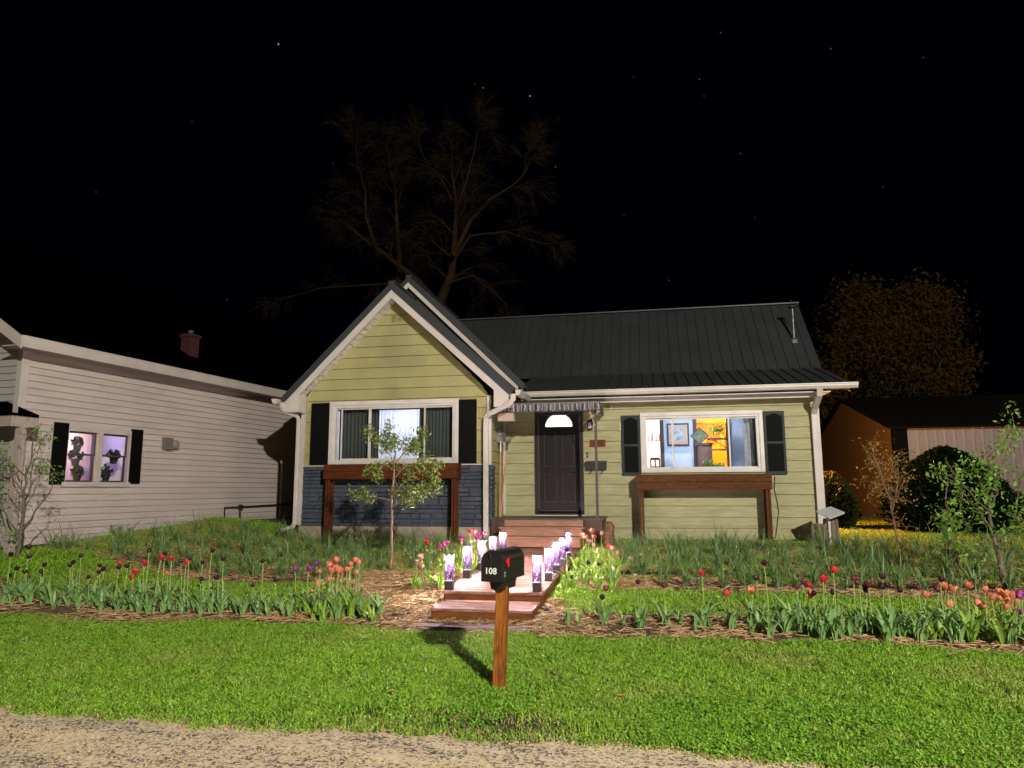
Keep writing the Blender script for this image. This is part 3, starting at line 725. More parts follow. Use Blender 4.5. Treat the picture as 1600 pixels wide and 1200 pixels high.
mb = MB(); valance((aL, av, 0), (aR, av, 0), 3.215, 3.06, (0, -1, 0), mb); valance((aR, av, 0), (aR, 14.4, 0), 3.215, 3.06, (1, 0, 0), mb)
mb.build('valance', foilm, AW)
mb = MB()
for i in range(26):
    x = aL+.05+i*.081+random.uniform(-.012, .012); mb.bar((x, av-.018, 3.20), (x+random.uniform(-.015, .015), av-.020, 3.06+random.uniform(0, .03)), random.uniform(.008, .016), .006)
mb.build('valance_strip', mat('pale_strip', (.42,.40,.40), None, rough=.4), AW)
MB().box((-1.015, 13.36, 1.06), (-.965, 13.41, 3.20)).build('post', mat('grey_post', (.055,.045,.042), None, rough=.5), AW)
MB().bar((-1.13, 13.33, 3.18), (-1.0, 13.34, 2.78), .018).build('brace', mat('pale_conduit', (.40,.30,.26), None, rough=.5), AW)
lampm = mat('frosted_lamp_glass', (.5,.49,.46), None, rough=.3)
wl = MB().box((-1.235, MVv-.11, 2.80), (-1.13, MVv-.018, 3.0)).build('porch_lamp', ironm, H)
MB().box((-1.215, MVv-.13, 2.82), (-1.15, MVv-.111, 2.94)).build('lamp_glass', lampm, wl)
MB().box((-2.86, 13.26, 2.90), (-2.55, 13.45, 3.05)).build('hanging_box', mat('beige_box', (.40,.30,.24), None, rough=.7), AW)
# number plate
np0, np1 = AV(922, 698, MVv-.02), AV(946, 687, MVv-.02)
pl = MB().box((np0.x, MVv-.035, np0.z), (np1.x, MVv-.018, np1.z)).build('number_plate', plate, H)
text_mesh('number', '108', .135, mat('dark_number', (.05,.012,.006), None), Matrix.Translation(((np0.x+np1.x)/2, MVv-.038, (np0.z+np1.z)/2)) @ Matrix.Rotation(pi/2, 4, 'X'), pl, .001, 1.15)
# wall mailbox and its hooks, doorbell
b0, b1 = AV(917, 734, MVv), AV(950, 721, MVv)
mb = MB(); mb.slab([(b0.x, MVv-.02, b1.z), (b0.x, MVv-.13, b1.z-.02), (b0.x, MVv-.11, b0.z), (b0.x, MVv-.02, b0.z)], (b1.x-b0.x-.03, 0, 0)); mb.slab([(b0.x-.01, MVv-.02, b1.z+.012), (b0.x-.01, MVv-.15, b1.z-.018), (b0.x-.01, MVv-.15, b1.z-.035), (b0.x-.01, MVv-.02, b1.z-.0)], (b1.x-b0.x-.01, 0, 0))
wm = mb.build('wall_letterbox', ironm, H)
for x in (b0.x+.09, b1.x-.11):
    MB().tube([(x, MVv-.06, b0.z), (x-.0, MVv-.07, b0.z-.05), (x-.02, MVv-.09, b0.z-.08), (x-.05, MVv-.09, b0.z-.07)], .008, 6).build('hook', ironm, wm)
p = AV(918, 711, MVv); mb = MB(); mb.box((p.x-.014, MVv-.03, p.z-.05), (p.x+.014, MVv-.016, p.z-.01)); mb.box((p.x-.014, MVv-.03, p.z+.01), (p.x+.014, MVv-.016, p.z+.05)); mb.build('doorbell', ironm, H)
# cable on the wall right of the planter
c_ = [AV(x, y, MVv-.035) for x, y in ((1211, 744), (1210, 765), (1214, 780), (1217, 800), (1214, 825), (1212, 840))]
MB().tube(c_, .006, 5).build('cable', ironm, H)
# --- porch platform and stairs
PR = thing('porch_steps', 'reddish brown wooden porch and steps below the dark front door', 'steps', (-1.95, 13.2, .6))
mb = MB()
for i in range(9): mb.box((-3.0, 13.19+i*.145, 1.03), (-.87, 13.19+i*.145+.139, 1.056))
mb.build('platform', porchtop, PR)
MB().box((-2.98, 13.215, .55), (-2.70, 13.25, 1.027)).build('skirt_board', mat('dark_skirt', (.10,.055,.035), (.06,.03,.02), 6, .7), PR)
MB().box((-1.22, 13.215, .55), (-.90, 13.25, 1.027)).build('skirt_board', mat('dark_skirt', (0,0,0)), PR)
MB().box((-.93, 13.252, .55), (-.90, 14.45, 1.027)).build('side_board', mat('dark_skirt', (0,0,0)), PR)
zs = [(13.19, 1.027), (12.84, .885), (12.50, .735)]
for k, (vv, zt) in enumerate(zs):
    MB().box((-2.72+.0, vv+.012, zt-.150), (-1.24, vv+.05, zt-.004)).build('riser', porchw, PR, bevel=.004)
    if k: MB().box((-2.76, vv-.01, zt-.0), (-1.20, vv+.34, zt+.028)).build('tread', porchw, PR, bevel=.005)
for u_ in (-2.76, -1.24):
    MB().slab([(u_, 12.53, .55), (u_, 12.53, .72), (u_, 12.86, .72), (u_, 12.86, .87), (u_, 13.19, .87), (u_, 13.19, .55)], (.035, 0, 0)).build('stringer', deckf, PR)

# --- boardwalk: cross planks on a gentle rise, two low steps in front
BW = thing('boardwalk', 'plank boardwalk climbing from the lawn to the porch between glowing lanterns', 'boardwalk', (-1.85, 8.25, .38))
mb = MB(); vv = 8.22
random.seed(3)
def dkz(v): return .42+(v-8.2)*.034
while vv < 12.45:
    z = dkz(vv); a_, b_ = random.uniform(-.008, .008), random.uniform(-.008, .008)
    mb.slab([(-2.44+a_, vv, z), (-1.26+b_, vv, z+random.uniform(-.002, .002)), (-1.26+b_, vv+.131, z+.004), (-2.44+a_, vv+.131, z+.004)], (0, 0, -.03)); vv += .1405
mb.build('planks', deckw, BW)
MB().box((-2.43, 8.24, .27), (-1.27, 8.275, .389)).build('front_fascia', deckf, BW)
for u_ in (-2.44, -1.29): MB().slab([(u_, 8.28, .22), (u_, 8.28, .388), (u_, 12.45, .530), (u_, 12.45, .42)], (.035, 0, 0)).build('side_joist', deckf, BW)
def low_step(v0, v1, zt, ua, ub, label, hgt):
    S_ = thing('wooden_step', label, 'step', ((ua+ub)/2, v0, zt-hgt), None)
    mb = MB(); n_ = 4; w_ = (v1-v0)/n_
    for i in range(n_): mb.box((ua, v0+i*w_+.003, zt-.028), (ub, v0+(i+1)*w_-.003, zt))
    mb.build('tread', deckw, S_, bevel=.004)
    MB().box((ua+.01, v0+.012, zt-hgt), (ub-.01, v0+.05, zt-.0285)).build('riser', deckf, S_)
    for u_ in (ua+.012, ub-.05): MB().box((u_, v0+.051, zt-hgt), (u_+.038, v1, zt-.0285)).build('side_board', deckf, S_)
low_step(7.56, 8.18, .33, -2.38, -1.27, 'low wooden step just in front of the boardwalk', .13)
mb = MB(); mb.box((-2.40, 7.15, .17), (-1.25, 7.33, .222)); tag(mb.build('ground_plank', mat('grey_plank', (.30,.21,.18), (.20,.13,.11), 5, .8, .3, stretch=(1,8,8)), bevel=.004), 'weathered plank lying on the grass before the lowest step', 'plank')

# --- window planter benches
def planter(u0, u1, v0, v1, z0, z1, m, label, legz):
    T = thing('window_planter', label, 'planter box', ((u0+u1)/2, (v0+v1)/2, legz), None)
    h_ = (z1-z0)/2
    for k in range(2): MB().box((u0, v0, z0+k*h_+.002), (u1, v0+.035, z0+(k+1)*h_-.002)).build('front_board', m, T, bevel=.004)
    for u_ in (u0, u1-.035):
        MB().box((u_, v0+.036, z0), (u_+.035, v1-.036, z1-.002)).build('end_board', m, T)
    MB().box((u0, v1-.035, z0), (u1, v1, z1-.002)).build('back_board', m, T)
    MB().box((u0+.036, v0+.036, z0+.02), (u1-.036, v1-.036, z0+.05)).build('bottom', m, T)
    MB().box((u0+.036, v0+.036, z0+.051), (u1-.036, v1-.036, z1-.05)).build('soil', mulchm, T)
    for u_ in (u0+.03, u1-.12):
        for v_ in (v0+.04, v1-.09):
            mb = MB(); mb.box((u_, v_, legz-.05), (u_+.04, v_+.045, z0)); mb.box((u_+.05, v_, legz-.05), (u_+.09, v_+.045, z0)); mb.build('leg', m, T, bevel=.003)
planter(-6.26, -3.56, 12.88, 13.17, 1.80, 2.09, woodr, 'long red-brown planter box on legs before the slate stone wall', tz(-5, 13))
planter(-.26, 2.24, 14.02, 14.40, 1.57, 1.87, woodk, 'long knotty planter box on legs under the lit right window', tz(1, 14))

# ------------------------------------------------------------------ rooms behind the windows
roomw = mat('pale_blue_wall', (.48,.55,.68), (.42,.49,.62), 2, .8)
roomk = mat('cream_wall', (.80,.72,.66), None, rough=.8)
roomy = mat('yellow_wall', (.80,.45,.08), None, rough=.8)
dkwood = mat('dark_interior_wood', (.05,.028,.022), None, rough=.6)
dkroom = mat('dim_room', (.05,.05,.055), None, rough=.9)
def room(u0, u1, v0, v1, z0, z1, m, parent, nm='room', back=True):
    mb = MB(); mb.quad((u0,v0,z0),(u1,v0,z0),(u1,v1,z0),(u0,v1,z0)); mb.quad((u0,v0,z1),(u1,v0,z1),(u1,v1,z1),(u0,v1,z1)); mb.quad((u0,v0,z0),(u0,v1,z0),(u0,v1,z1),(u0,v0,z1)); mb.quad((u1,v0,z0),(u1,v1,z0),(u1,v1,z1),(u1,v0,z1))
    if back: mb.quad((u0,v1,z0),(u1,v1,z0),(u1,v1,z1),(u0,v1,z1))
    return mb.build(nm, m, parent)
BV = 16.6
room(-.9, 3.1, MVv+.09, BV, 1.0, 3.34, roomw, H, 'living_room', back=False)
X = lambda px, v=BV: AV(px, 700, v).x
mb = MB()
for s0_, s1_ in ((1036, 1090), (1138, 1300)): mb.box((X(s0_), BV, 1.0), (min(X(s1_), 3.1), BV+.05, 3.34))
mb.box((-.9, BV, 3.28), (3.1, BV+.05, 3.34)); mb.build('partition_wall', roomw, H)
mb = MB()
for s_ in (1034, 1086, 1138): mb.box((X(s_)-.035, BV-.03, 1.0), (X(s_)+.055, BV+.07, 3.3))
mb.build('door_casing', dkwood, H)
room(-1.2, X(1060), BV+.06, BV+2, 1.0, 3.5, roomk, H, 'kitchen')
room(X(1062), 3.1, BV+.06, BV+1.6, 1.0, 3.5, roomy, H, 'back_room')
lamp('kitchen_lamp', (-.3, BV+.8, 3.3), 75, (1, .93, .93), .1)
lamp('back_room_lamp', (X(1130), BV+.7, 3.2), 80, (1, .55, .08), .1)
lamp('living_room_lamp', (1.0, 15.3, 3.2), 58, (.80, .88, 1), .12)
# framed picture on the blue wall
a_, b_2 = AV(1043, 697, BV-.02), AV(1076, 661, BV-.02)
PC = thing('framed_picture', 'framed picture on the pale blue wall inside the right window', 'picture', ((a_.x+b_2.x)/2, BV, a_.z))
mb = MB(); f = .035
mb.box((a_.x, BV-.03, a_.z), (b_2.x, BV-.002, a_.z+f)); mb.box((a_.x, BV-.03, b_2.z-f), (b_2.x, BV-.002, b_2.z)); mb.box((a_.x, BV-.03, a_.z+f), (a_.x+f, BV-.002, b_2.z-f)); mb.box((b_2.x-f, BV-.03, a_.z+f), (b_2.x, BV-.002, b_2.z-f)); mb.build('frame', dkwood, PC)
MB().box((a_.x+f, BV-.018, a_.z+f), (b_2.x-f, BV-.012, b_2.z-f)).build('mat_board', mat('pink_mat', (.50,.36,.30), None), PC)
MB().box((a_.x+.14, BV-.022, a_.z+.13), (b_2.x-.14, BV-.019, b_2.z-.13)).build('print', mat('print_blue', (.10,.18,.26), (.45,.5,.5), 9, .5), PC)
# dark display cabinet with trailing plants, beside the yellow opening
mb = MB(); x0_, x1_ = X(1090, 16.2), X(1113, 16.2)
mb.box((x0_, 16.25, 1.0), (x1_, 16.5, 2.55)); mb.box((x0_-.02, 16.22, 2.551), (x1_+.02, 16.5, 2.60))
CB = tag(mb.build('cabinet', mat('brown_cabinet', (.16,.09,.07), (.08,.045,.035), 8, .7, stretch=(6,6,1))), 'tall brown cabinet inside the right window beside the yellow glow', 'cabinet')
# shelf standing in front of the yellow room
SH = thing('plant_shelf', 'dark plant shelf silhouetted against the yellow glow in the right window', 'shelf', (X(1125, 16.0), 16.1, 1.0))
mb = MB(); xa, xb = X(1106, 16.1), X(1137, 16.1)
for py in (686, 703): z = AV(1120, py, 16.1).z; mb.box((xa, 16.0, z-.018), (xb, 16.12, z+.018))
mb.build('board', dkwood, SH)
mb = MB(); mb.bar((xa+.1, 16.05, AV(1120, 686, 16.1).z), (xb, 16.05, AV(1120, 702, 16.1).z), .02); mb.bar((xb, 16.05, 1.0), (xb, 16.05, 3.2), .03); mb.build('brace', dkwood, SH)
def leafball(mb, c, r, n_, s, flat=1):
    for _ in range(n_):
        d = Vector((random.gauss(0, 1), random.gauss(0, 1), random.gauss(0, 1)*flat)).normalized()*r*random.uniform(.3, 1); p = Vector(c)+d
        a = Vector((random.gauss(0, 1), random.gauss(0, 1), random.gauss(0, 1))).normalized(); b = a.orthogonal().normalized()
        mb.quad(p-a*s, p+b*s*.45, p+a*s, p-b*s*.45)
mb = MB(); c = AV(1121, 672, 16.0); leafball(mb, c, .16, 70, .05, .5); mb.build('trailing_plant', leafg, SH)
BC = thing('beaded_fringe', 'dark beaded fringe hanging across the yellow glow in the right window', 'curtain', (X(1114, 16.4), 16.4, 2.7))
mb = MB(); random.seed(8)
for i in range(26):
    x = X(1091, 16.4)+(X(1137, 16.4)-X(1091, 16.4))*i/25; zt_ = 3.3; L_ = random.uniform(.18, .62); k = int(L_/.03)
    mb.tube([(x, 16.4, zt_), (x, 16.4, zt_-.25-L_)], .004, 4)
    for j in range(k): mb.lathe([(.004, -.012), (random.uniform(.008, .018), 0), (.004, .012)], (x+random.uniform(-.004, .004), 16.4, zt_-.25-j*.03), 6)
mb.build('beads', mat('dark_beads', (.12,.07,.05), None, rough=.5), BC); MB().bar((X(1090, 16.4), 16.4, 3.3), (X(1138, 16.4), 16.4, 3.3), .03).build('rod', dkwood, BC)
# potted plant on the sill and a hanging diamond ornament
pt_ = AV(1108, 728, 14.75)
HP = thing('sill_plant', 'low bright green potted plant on the sill of the right window', 'potted plant', (pt_.x, 14.75, 1.99))
mb = MB(); leafball(mb, (pt_.x, 14.75, pt_.z+.04), .13, 80, .045, .5); leafball(mb, (pt_.x+.2, 14.78, pt_.z), .12, 60, .04, .4); mb.build('leaves', leafg, HP)
MB().lathe([(.06, 0), (.09, .1)], (pt_.x+.05, 14.78, 1.88), 12).build('pot', mat('brown_pot', (.25,.12,.07), None), HP)
MB().box((-.05, 14.6, 1.86), (2.1, 14.9, 1.885)).build('window_shelf', mat('cream_shelf', (.5,.42,.36), None), H)
dc_ = AV(1093, 681, 14.66); s_ = .165
OR = thing('diamond_ornament', 'green diamond shaped glass ornament hanging in the right window', 'ornament', dc_)
mb = MB(); pts = [dc_+Vector(k)*s_ for k in ((0,0,1.0),(1.05,0,0),(0,0,-1.0),(-1.05,0,0))]
for i in range(4): mb.bar(pts[i], pts[(i+1) % 4], .016)
mb.build('rim', ironm, OR)
pi_ = [dc_+(p-dc_)*.94 for p in pts]; MB().slab(pi_, (0, .004, 0)).build('glass_panel', mat('teal_glass', (.08,.20,.18), (.22,.38,.33), 12, .3), OR)
mb = MB(); mb.slab([dc_+Vector(k) for k in ((-.05,-.004,-.01),(.0,-.004,.03),(.06,-.004,.0),(.0,-.004,-.03))], (0, .003, 0)); mb.build('motif', mat('amber_glass', (.6,.3,.1), None), OR)
MB().tube([dc_+Vector((0,0,s_)), (dc_.x, 14.66, 3.05)], .003, 4).build('string', ironm, OR)
# curtain at the right end
def curtain(u0, u1, v, z0, z1, m, parent, nm='curtain', amp=.025, per=.09):
    n_ = int((u1-u0)/.012); mb = MB(); o = 0
    for i in range(n_+1):
        x = u0+(u1-u0)*i/n_; y = v+amp*sin(2*pi*x/per+sin(x*9)); mb.v += [(x, y, z0), (x+.008*sin(i), y, z1)]
    for i in range(n_): mb.f.append((2*i, 2*i+2, 2*i+3, 2*i+1))
    return mb.build(nm, m, parent, smooth=True)
curtain(AV(1163, 700, 14.8).x, AV(1176, 700, 14.8).x, 14.8, 1.9, 3.05, mat('grey_lace', (.42,.44,.46), (.30,.32,.35), 14, .8), H)
curtain(AV(1176, 700, 14.78).x, AV(1192, 700, 14.78).x, 14.78, 1.9, 3.05, mat('dark_curtain_grey', (.11,.11,.12), None), H)
# kitchen bits seen through the left pane
KC = thing('kitchen_chair', 'dark chair silhouetted in the bright kitchen behind the right window', 'chair', (X(1022, 16.9), 16.9, 1.0))
mb = MB(); kx0, kx1 = X(1016, 16.9), X(1030, 16.9); kz = AV(1022, 717, 16.9).z
for x in (kx0, (kx0+kx1)/2, kx1): mb.bar((x, 16.9, 1.0), (x, 16.9, kz), .03)
mb.bar((kx0, 16.9, kz), (kx1, 16.9, kz), .04, .06); mb.bar((kx0, 16.9, kz-.2), (kx1, 16.9, kz-.2), .04, .05); mb.build('backrest', dkwood, KC)
KS = thing('spice_shelf', 'small shelf of bottles in the bright kitchen behind the right window', 'shelf', (X(1021, 17.6), 17.6, 2.5))
kz = AV(1021, 688, 17.6).z; MB().box((X(1010, 17.6), 17.55, kz-.02), (X(1033, 17.6), 17.65, kz)).build('board', mat('tan_shelf', (.3,.2,.15), None), KS)
for i in range(6):
    MB().lathe([(.025, 0), (.025, .1+.04*(i % 3)), (.01, .16+.04*(i % 3))], (X(1012, 17.6)+.02+i*.09, 17.6, kz), 8).build('bottle', mat('amber_bottle', (.25,.08,.03), None) if i % 2 else mat('grey_bottle', (.3,.28,.3), None), KS)
# left room: heavy green-grey curtains, bright sheer in the middle gap
room(-6.6, -3.3, WV+.10, WV+3, 1.2, 3.42, mat('left_room_wall', (.6,.6,.62), None), H, 'front_room')
dg = mat('grey_green_curtain', (.050,.062,.055), (.032,.040,.036), 3, .8, stretch=(14,1,.6))
cz0, cz1 = 2.05, 3.2
curtain(-6.22, AV(592, 690, WV+.2).x, WV+.2, cz0, cz1, dg, H, 'curtain', .016, .075)
curtain(AV(655, 690, WV+.2).x, -3.7, WV+.2, cz0, cz1, dg, H, 'curtain', .016, .075)
sheer = veil('white_sheer', (.80,.82,.95), .02, .85)
curtain(AV(588, 690, WV+.3).x, AV(662, 690, WV+.3).x, WV+.3, cz0, cz1, sheer, H, 'sheer_curtain', .02, .06)
MB().bar((-6.3, WV+.2, 3.21), (-3.6, WV+.2, 3.21), .03).build('curtain_rod', ironm, H)
lamp('front_room_lamp', (-4.9, WV+1.3, 3.1), 34, (.90, .93, 1), .15)

# ------------------------------------------------------------------ garden tools leaning in the corner by the door
def tool(px, label, kind, lean):
    b = Vector((-2.93+px, 13.75, 1.056)); t_ = b+Vector((lean, .12, 1.75))
    T = thing('garden_'+kind, label, kind, b)
    hb = b.lerp(t_, 0); he = b.lerp(t_, .80)
    MB().tube([hb, he], .015, 8).build('handle', handlew, T)
    d = (t_-b).normalized(); x = Vector((1, 0, 0)); x = (x-d*x.dot(d)).normalized()
    if kind == 'shovel':
        pr = [(0, .020), (.06, .022), (.08, .09), (.20, .105), (.30, .08), (.36, .01)]; mb = MB(); n_ = d.cross(x)
        P = [he+d*a+x*w_ for a, w_ in pr]+[he+d*a-x*w_ for a, w_ in pr[::-1]]; mb.slab(P, n_*.006); mb.tube([he-d*.12, he+d*.1], .020, 8); mb.build('blade', steel, T)
    else:
        mb = MB()
        for k in range(-6, 7): mb.tube([he, he+d*.16+x*k*.018, he+d*.34+x*k*.034, he+d*.36+x*k*.034-d.cross(x)*.04], .0035, 4)
        mb.bar(he+d*.20-x*.16, he+d*.20+x*.16, .01); mb.tube([he-d*.1, he+d*.03], .022, 8); mb.build('tines', ironm, T)
tool(.0, 'shovel with wooden handle standing blade up in the corner by the door', 'shovel', .0)
tool(.02, 'leaf rake with pale wooden handle leaning in the corner by the door', 'rake', .14)

# ------------------------------------------------------------------ street mailbox
G = AG(779, 1076)
MBX = thing('mailbox', 'black roadside mailbox with white 108 and red flag on a brown wooden post', 'mailbox', G)
tp = Vector((G.x+.035, G.y, 0)); zt = AV(783, 915, G.y).z
mb = MB(); w_ = .0455
mb.add([(G.x-w_, G.y-w_, G.z-.1), (G.x+w_, G.y-w_, G.z-.1), (G.x+w_, G.y+w_, G.z-.1), (G.x-w_, G.y+w_, G.z-.1),
        (tp.x-w_, G.y-w_, zt), (tp.x+w_, G.y-w_, zt), (tp.x+w_, G.y+w_, zt), (tp.x-w_, G.y+w_, zt)], [(0,3,2,1),(4,5,6,7),(0,1,5,4),(1,2,6,5),(2,3,7,6),(3,0,4,7)])
mb.build('post', woodpost, MBX, bevel=.005)
# the box: long axis turned a little clockwise from the road's normal
bz = AV(783, 904, G.y).z; bw, bh, bl = .084, .228, .44; ang = radians(15)
bc = Vector((tp.x+.0, G.y+.04, bz))
ax = Vector((sin(ang+radians(-2)), cos(ang+radians(-2)), 0)); sx = Vector((ax.y, -ax.x, 0)); up = Vector((0, 0, 1))
prof = [(-bw, 0)]+[(-bw*cos(pi*i/14), bh-bw+bw*sin(pi*i/14)) for i in range(15)]+[(bw, 0)]
def BP(x, y, z): return bc+sx*x+ax*y+up*z
def extr(prof, y0, y1, mb):
    n_ = len(prof); mb.add([BP(x, y0, z) for x, z in prof]+[BP(x, y1, z) for x, z in prof], [tuple(range(n_))[::-1], tuple(range(n_, 2*n_))]+[(i, (i+1) % n_, n_+(i+1) % n_, n_+i) for i in range(n_)])
mb = MB(); extr(prof, -bl*.5+.012, bl*.5, mb); body = mb.build('box', metalblk, MBX, bevel=.003)
# ribs pressed in the shell
mb = MB()
for x_, z_ in ((bw+.001, .15), (bw+.001, .05)): mb.bar(BP(x_, -bl*.44, z_), BP(x_, bl*.46, z_), .004, .006)
for y_ in (-bl*.5+.03, bl*.5-.012):
    mb.tube([BP(x*1.02, y_, z+.001) for x, z in prof], .004, 5)
mb.build('rib', metalblk, body)
mb = MB(); p2 = [(x*1.05, z*1.03-.004) for x, z in prof]; extr(p2, -bl*.5-.010, -bl*.5+.011, mb)
dr = mb.build('door', metalblk, MBX, bevel=.004)
mb = MB(); mb.tube([BP(0, -bl*.5-.012, bh*.9), BP(0, -bl*.5-.03, bh*.93), BP(0, -bl*.5-.03, bh*.80)], .006, 6); mb.bar(BP(-.05, -bl*.5-.012, .115), BP(.05, -bl*.5-.012, .115), .004, .003); mb.tube([BP(.0, -bl*.5-.014, bh*.5), BP(.0, -bl*.5-.014, bh*.88)], .003, 5)
mb.build('latch', metalblk, dr)
M4 = Matrix.Translation(BP(-.004, -bl*.5-.0125, .075)) @ Matrix(((sx.x, 0, -ax.x, 0), (sx.y, 0, -ax.y, 0), (0, 1, 0, 0), (0, 0, 0, 1)))
text_mesh('number', '108', .066, whitepaint, M4, dr, .0008, 1.05)
# flag folded down, with the little sticker under it
mb = MB(); fx = bw+.007
mb.slab([BP(fx, -.165, .155), BP(fx, -.100, .170), BP(fx, -.100, .108), BP(fx, -.115, .095), BP(fx, -.128, .105), BP(fx, -.128, .135), BP(fx, -.155, .128)], sx*.004)
mb.build('flag', redm, MBX)
mb = MB(); mb.slab([BP(bw+.002, -.185, .03), BP(bw+.002, -.150, .03), BP(bw+.002, -.150, .07), BP(bw+.002, -.185, .07)], sx*.001); mb.build('sticker', mat('grey_sticker', (.20,.20,.18), None), MBX)
mb = MB(); extr([(-.05, -.075), (-.062, -.004), (.062, -.004), (.05, -.075)], -.13, .11, mb); mb.slab([BP(-.05, -.13, -.005), BP(.05, -.13, -.005), BP(.045, -.06, -.11), BP(-.045, -.06, -.11)], ax*.01)
mb.build('bracket', plasticb, MBX)

# ------------------------------------------------------------------ path lanterns
patm = mat('lantern_filigree', (.03,.012,.05), None, rough=.5)
tubem = veil('lantern_tube', (.20,.12,.38), .95, .85)
bulbm = emis('led_bulb', (1, .93, 1), 16)
capm = mat('lantern_black_metal', (.045,.035,.045), None, rough=.4)
def lantern_proto():
    T = thing('path_lantern', 'x', 'lantern', (0, 0, 0))
    w_ = .046; zb, zt = .10, .40
    MB().box((-w_, -w_, -.05), (w_, w_, zb)).build('base', capm, T, local=True, bevel=.004)
    mb = MB(); q_ = w_-.004
    for i, j in ((-q_, -q_), (q_, -q_), (q_, q_), (-q_, q_)): pass
    c4 = [(-q_, -q_), (q_, -q_), (q_, q_), (-q_, q_)]
    for i in range(4):
        a, b = c4[i], c4[(i+1) % 4]; mb.quad((*a, zb), (*b, zb), (*b, zt), (*a, zt))
    tb = mb.build('shade', tubem, T, local=True)
    mb = MB(); random.seed(21)
    for i in range(4):
        a = Vector((*c4[i], 0)); b = Vector((*c4[(i+1) % 4], 0)); n_ = (b-a).cross(Vector((0, 0, 1))).normalized()*.002
        for k in range(54):      # branching stems, denser towards the foot
            x = random.uniform(.04, .96); z = zb+random.random()**1.15*.27; pts = []
            for s in range(4):
                pts.append(a.lerp(b, min(max(x, .02), .98))+Vector((0, 0, min(z, zt-.03)))+n_); x += random.uniform(-.14, .14); z += random.uniform(.012, .03)
            mb.tube(pts, [.0042, .0036, .0028, .0016], 4)
        mb.box(a+n_-Vector((.003,.003,-zb)), a+n_+Vector((.003,.003,zt)))
    mb.build('filigree', patm, tb, local=True)
    MB().box((-w_-.002, -w_-.002, zt), (w_+.002, w_+.002, zt+.014)).build('cap', capm, T, local=True, bevel=.003)
    mb = MB(); mb.lathe([(.004, -.02), (.013, -.012), (.015, 0), (.012, .012), (.006, .018)], (0, 0, zt-.03), 10); mb.build('bulb', bulbm, T, local=True, smooth=True)
    return T
LT = [(-2.38, 8.30, 'left'), (-2.39, 9.18, 'left'), (-2.36, 9.88, 'left'), (-2.33, 10.45, 'left'), (-2.32, 11.12, 'left'),
      (-1.33, 8.32, 'right'), (-1.30, 9.08, 'right'), (-1.29, 9.78, 'right'), (-1.28, 10.40, 'right'), (-1.29, 11.15, 'right')]
NM = ['nearest the street', 'second from the street', 'in the middle of its row', 'fourth from the street', 'nearest the porch']
proto = lantern_proto()
for i, (u_, v_, sd) in enumerate(LT):
    o = proto if i == 0 else copy_tree(proto)
    z = dkz(v_)+.004
    o.location = (u_, v_, z+.0); o.rotation_euler.z = random.uniform(-.05, .05)
    o.scale = (1.04, 1.04, 1.0)
    tag(o, f'glowing purple-white lantern on the {sd} edge of the boardwalk, {NM[i % 5]}', 'lantern', 'lanterns along the boardwalk')
    lamp('lantern_light', (u_, v_, z+.345), 62, (1, .80, .82), .010)

# ------------------------------------------------------------------ the dish on its log, stump by the porch
dd_ = [AV(x, y, vq) for x, y, vq in ((1275, 798, 13.45), (1297, 809, 13.2), (1320, 800, 13.45), (1298, 791, 13.7))]
DH = thing('satellite_dish', 'flat pale satellite dish on a white pole by the right corner', 'satellite dish', (dd_[0].x+.2, 13.45, .6))
mb = MB(); mb.slab(dd_, (0, 0, -.03)); mb.build('panel', dishm, DH, bevel=.006)
cc = sum(dd_, Vector())/4; MB().tube([cc+Vector((0, 0, -.03)), (cc.x-.03, cc.y+.02, cc.z-.12), (cc.x-.03, cc.y+.02, .62)], .022, 10).build('pole', vinyl, DH)
def log(px, wpx, ytop, label, v_, seed):
    random.seed(seed); b = AV(px, 840, v_); zt_ = AV(px, ytop, v_).z; r_ = wpx/2/1100*14; z0 = tz(b.x, v_)-.03
    mb = MB(); n_ = 22; o = 0; rr = [r_*random.uniform(.85, 1.12) for _ in range(n_)]; hs = [random.uniform(-.05, .03) for _ in range(n_)]
    L_ = 6
    for j in range(L_+1):
        for k in range(n_): q_ = rr[k]*(1.05-.1*j/L_); mb.v.append((b.x+q_*cos(2*pi*k/n_), v_+q_*sin(2*pi*k/n_), z0+(zt_+hs[k]-z0)*j/L_))
    for j in range(L_):
        for k in range(n_): mb.f.append((j*n_+k, j*n_+(k+1) % n_, (j+1)*n_+(k+1) % n_, (j+1)*n_+k))
    mb.f.append(tuple(L_*n_+k for k in range(n_)))
    return tag(mb.build('log_stump', logm), label, 'log')
log(1283, 26, 818, 'shorter weathered log standing left of the satellite dish pole', 13.6, 1)
log(1299, 20, 812, 'taller weathered log standing right behind the satellite dish pole', 13.75, 2)
b = AV(952, 848, 12.7); mb = MB(); mb.lathe([(.10, 0), (.11, .1), (.095, .25), (.09, .34), (.10, .42), (.08, .50), (.03, .53)], (b.x, 12.7, tz(b.x, 12.7)-.05), 16)
st = tag(mb.build('tree_stump', rockm, smooth=True), 'rough brown upright stump beside the porch', 'stump')
dm = st.modifiers.new('s', 'SUBSURF'); dm.levels = dm.render_levels = 2
tx = bpy.data.textures.new('clouds', 'CLOUDS'); tx.noise_scale = .05; d2 = st.modifiers.new('d', 'DISPLACE'); d2.texture = tx; d2.strength = .05

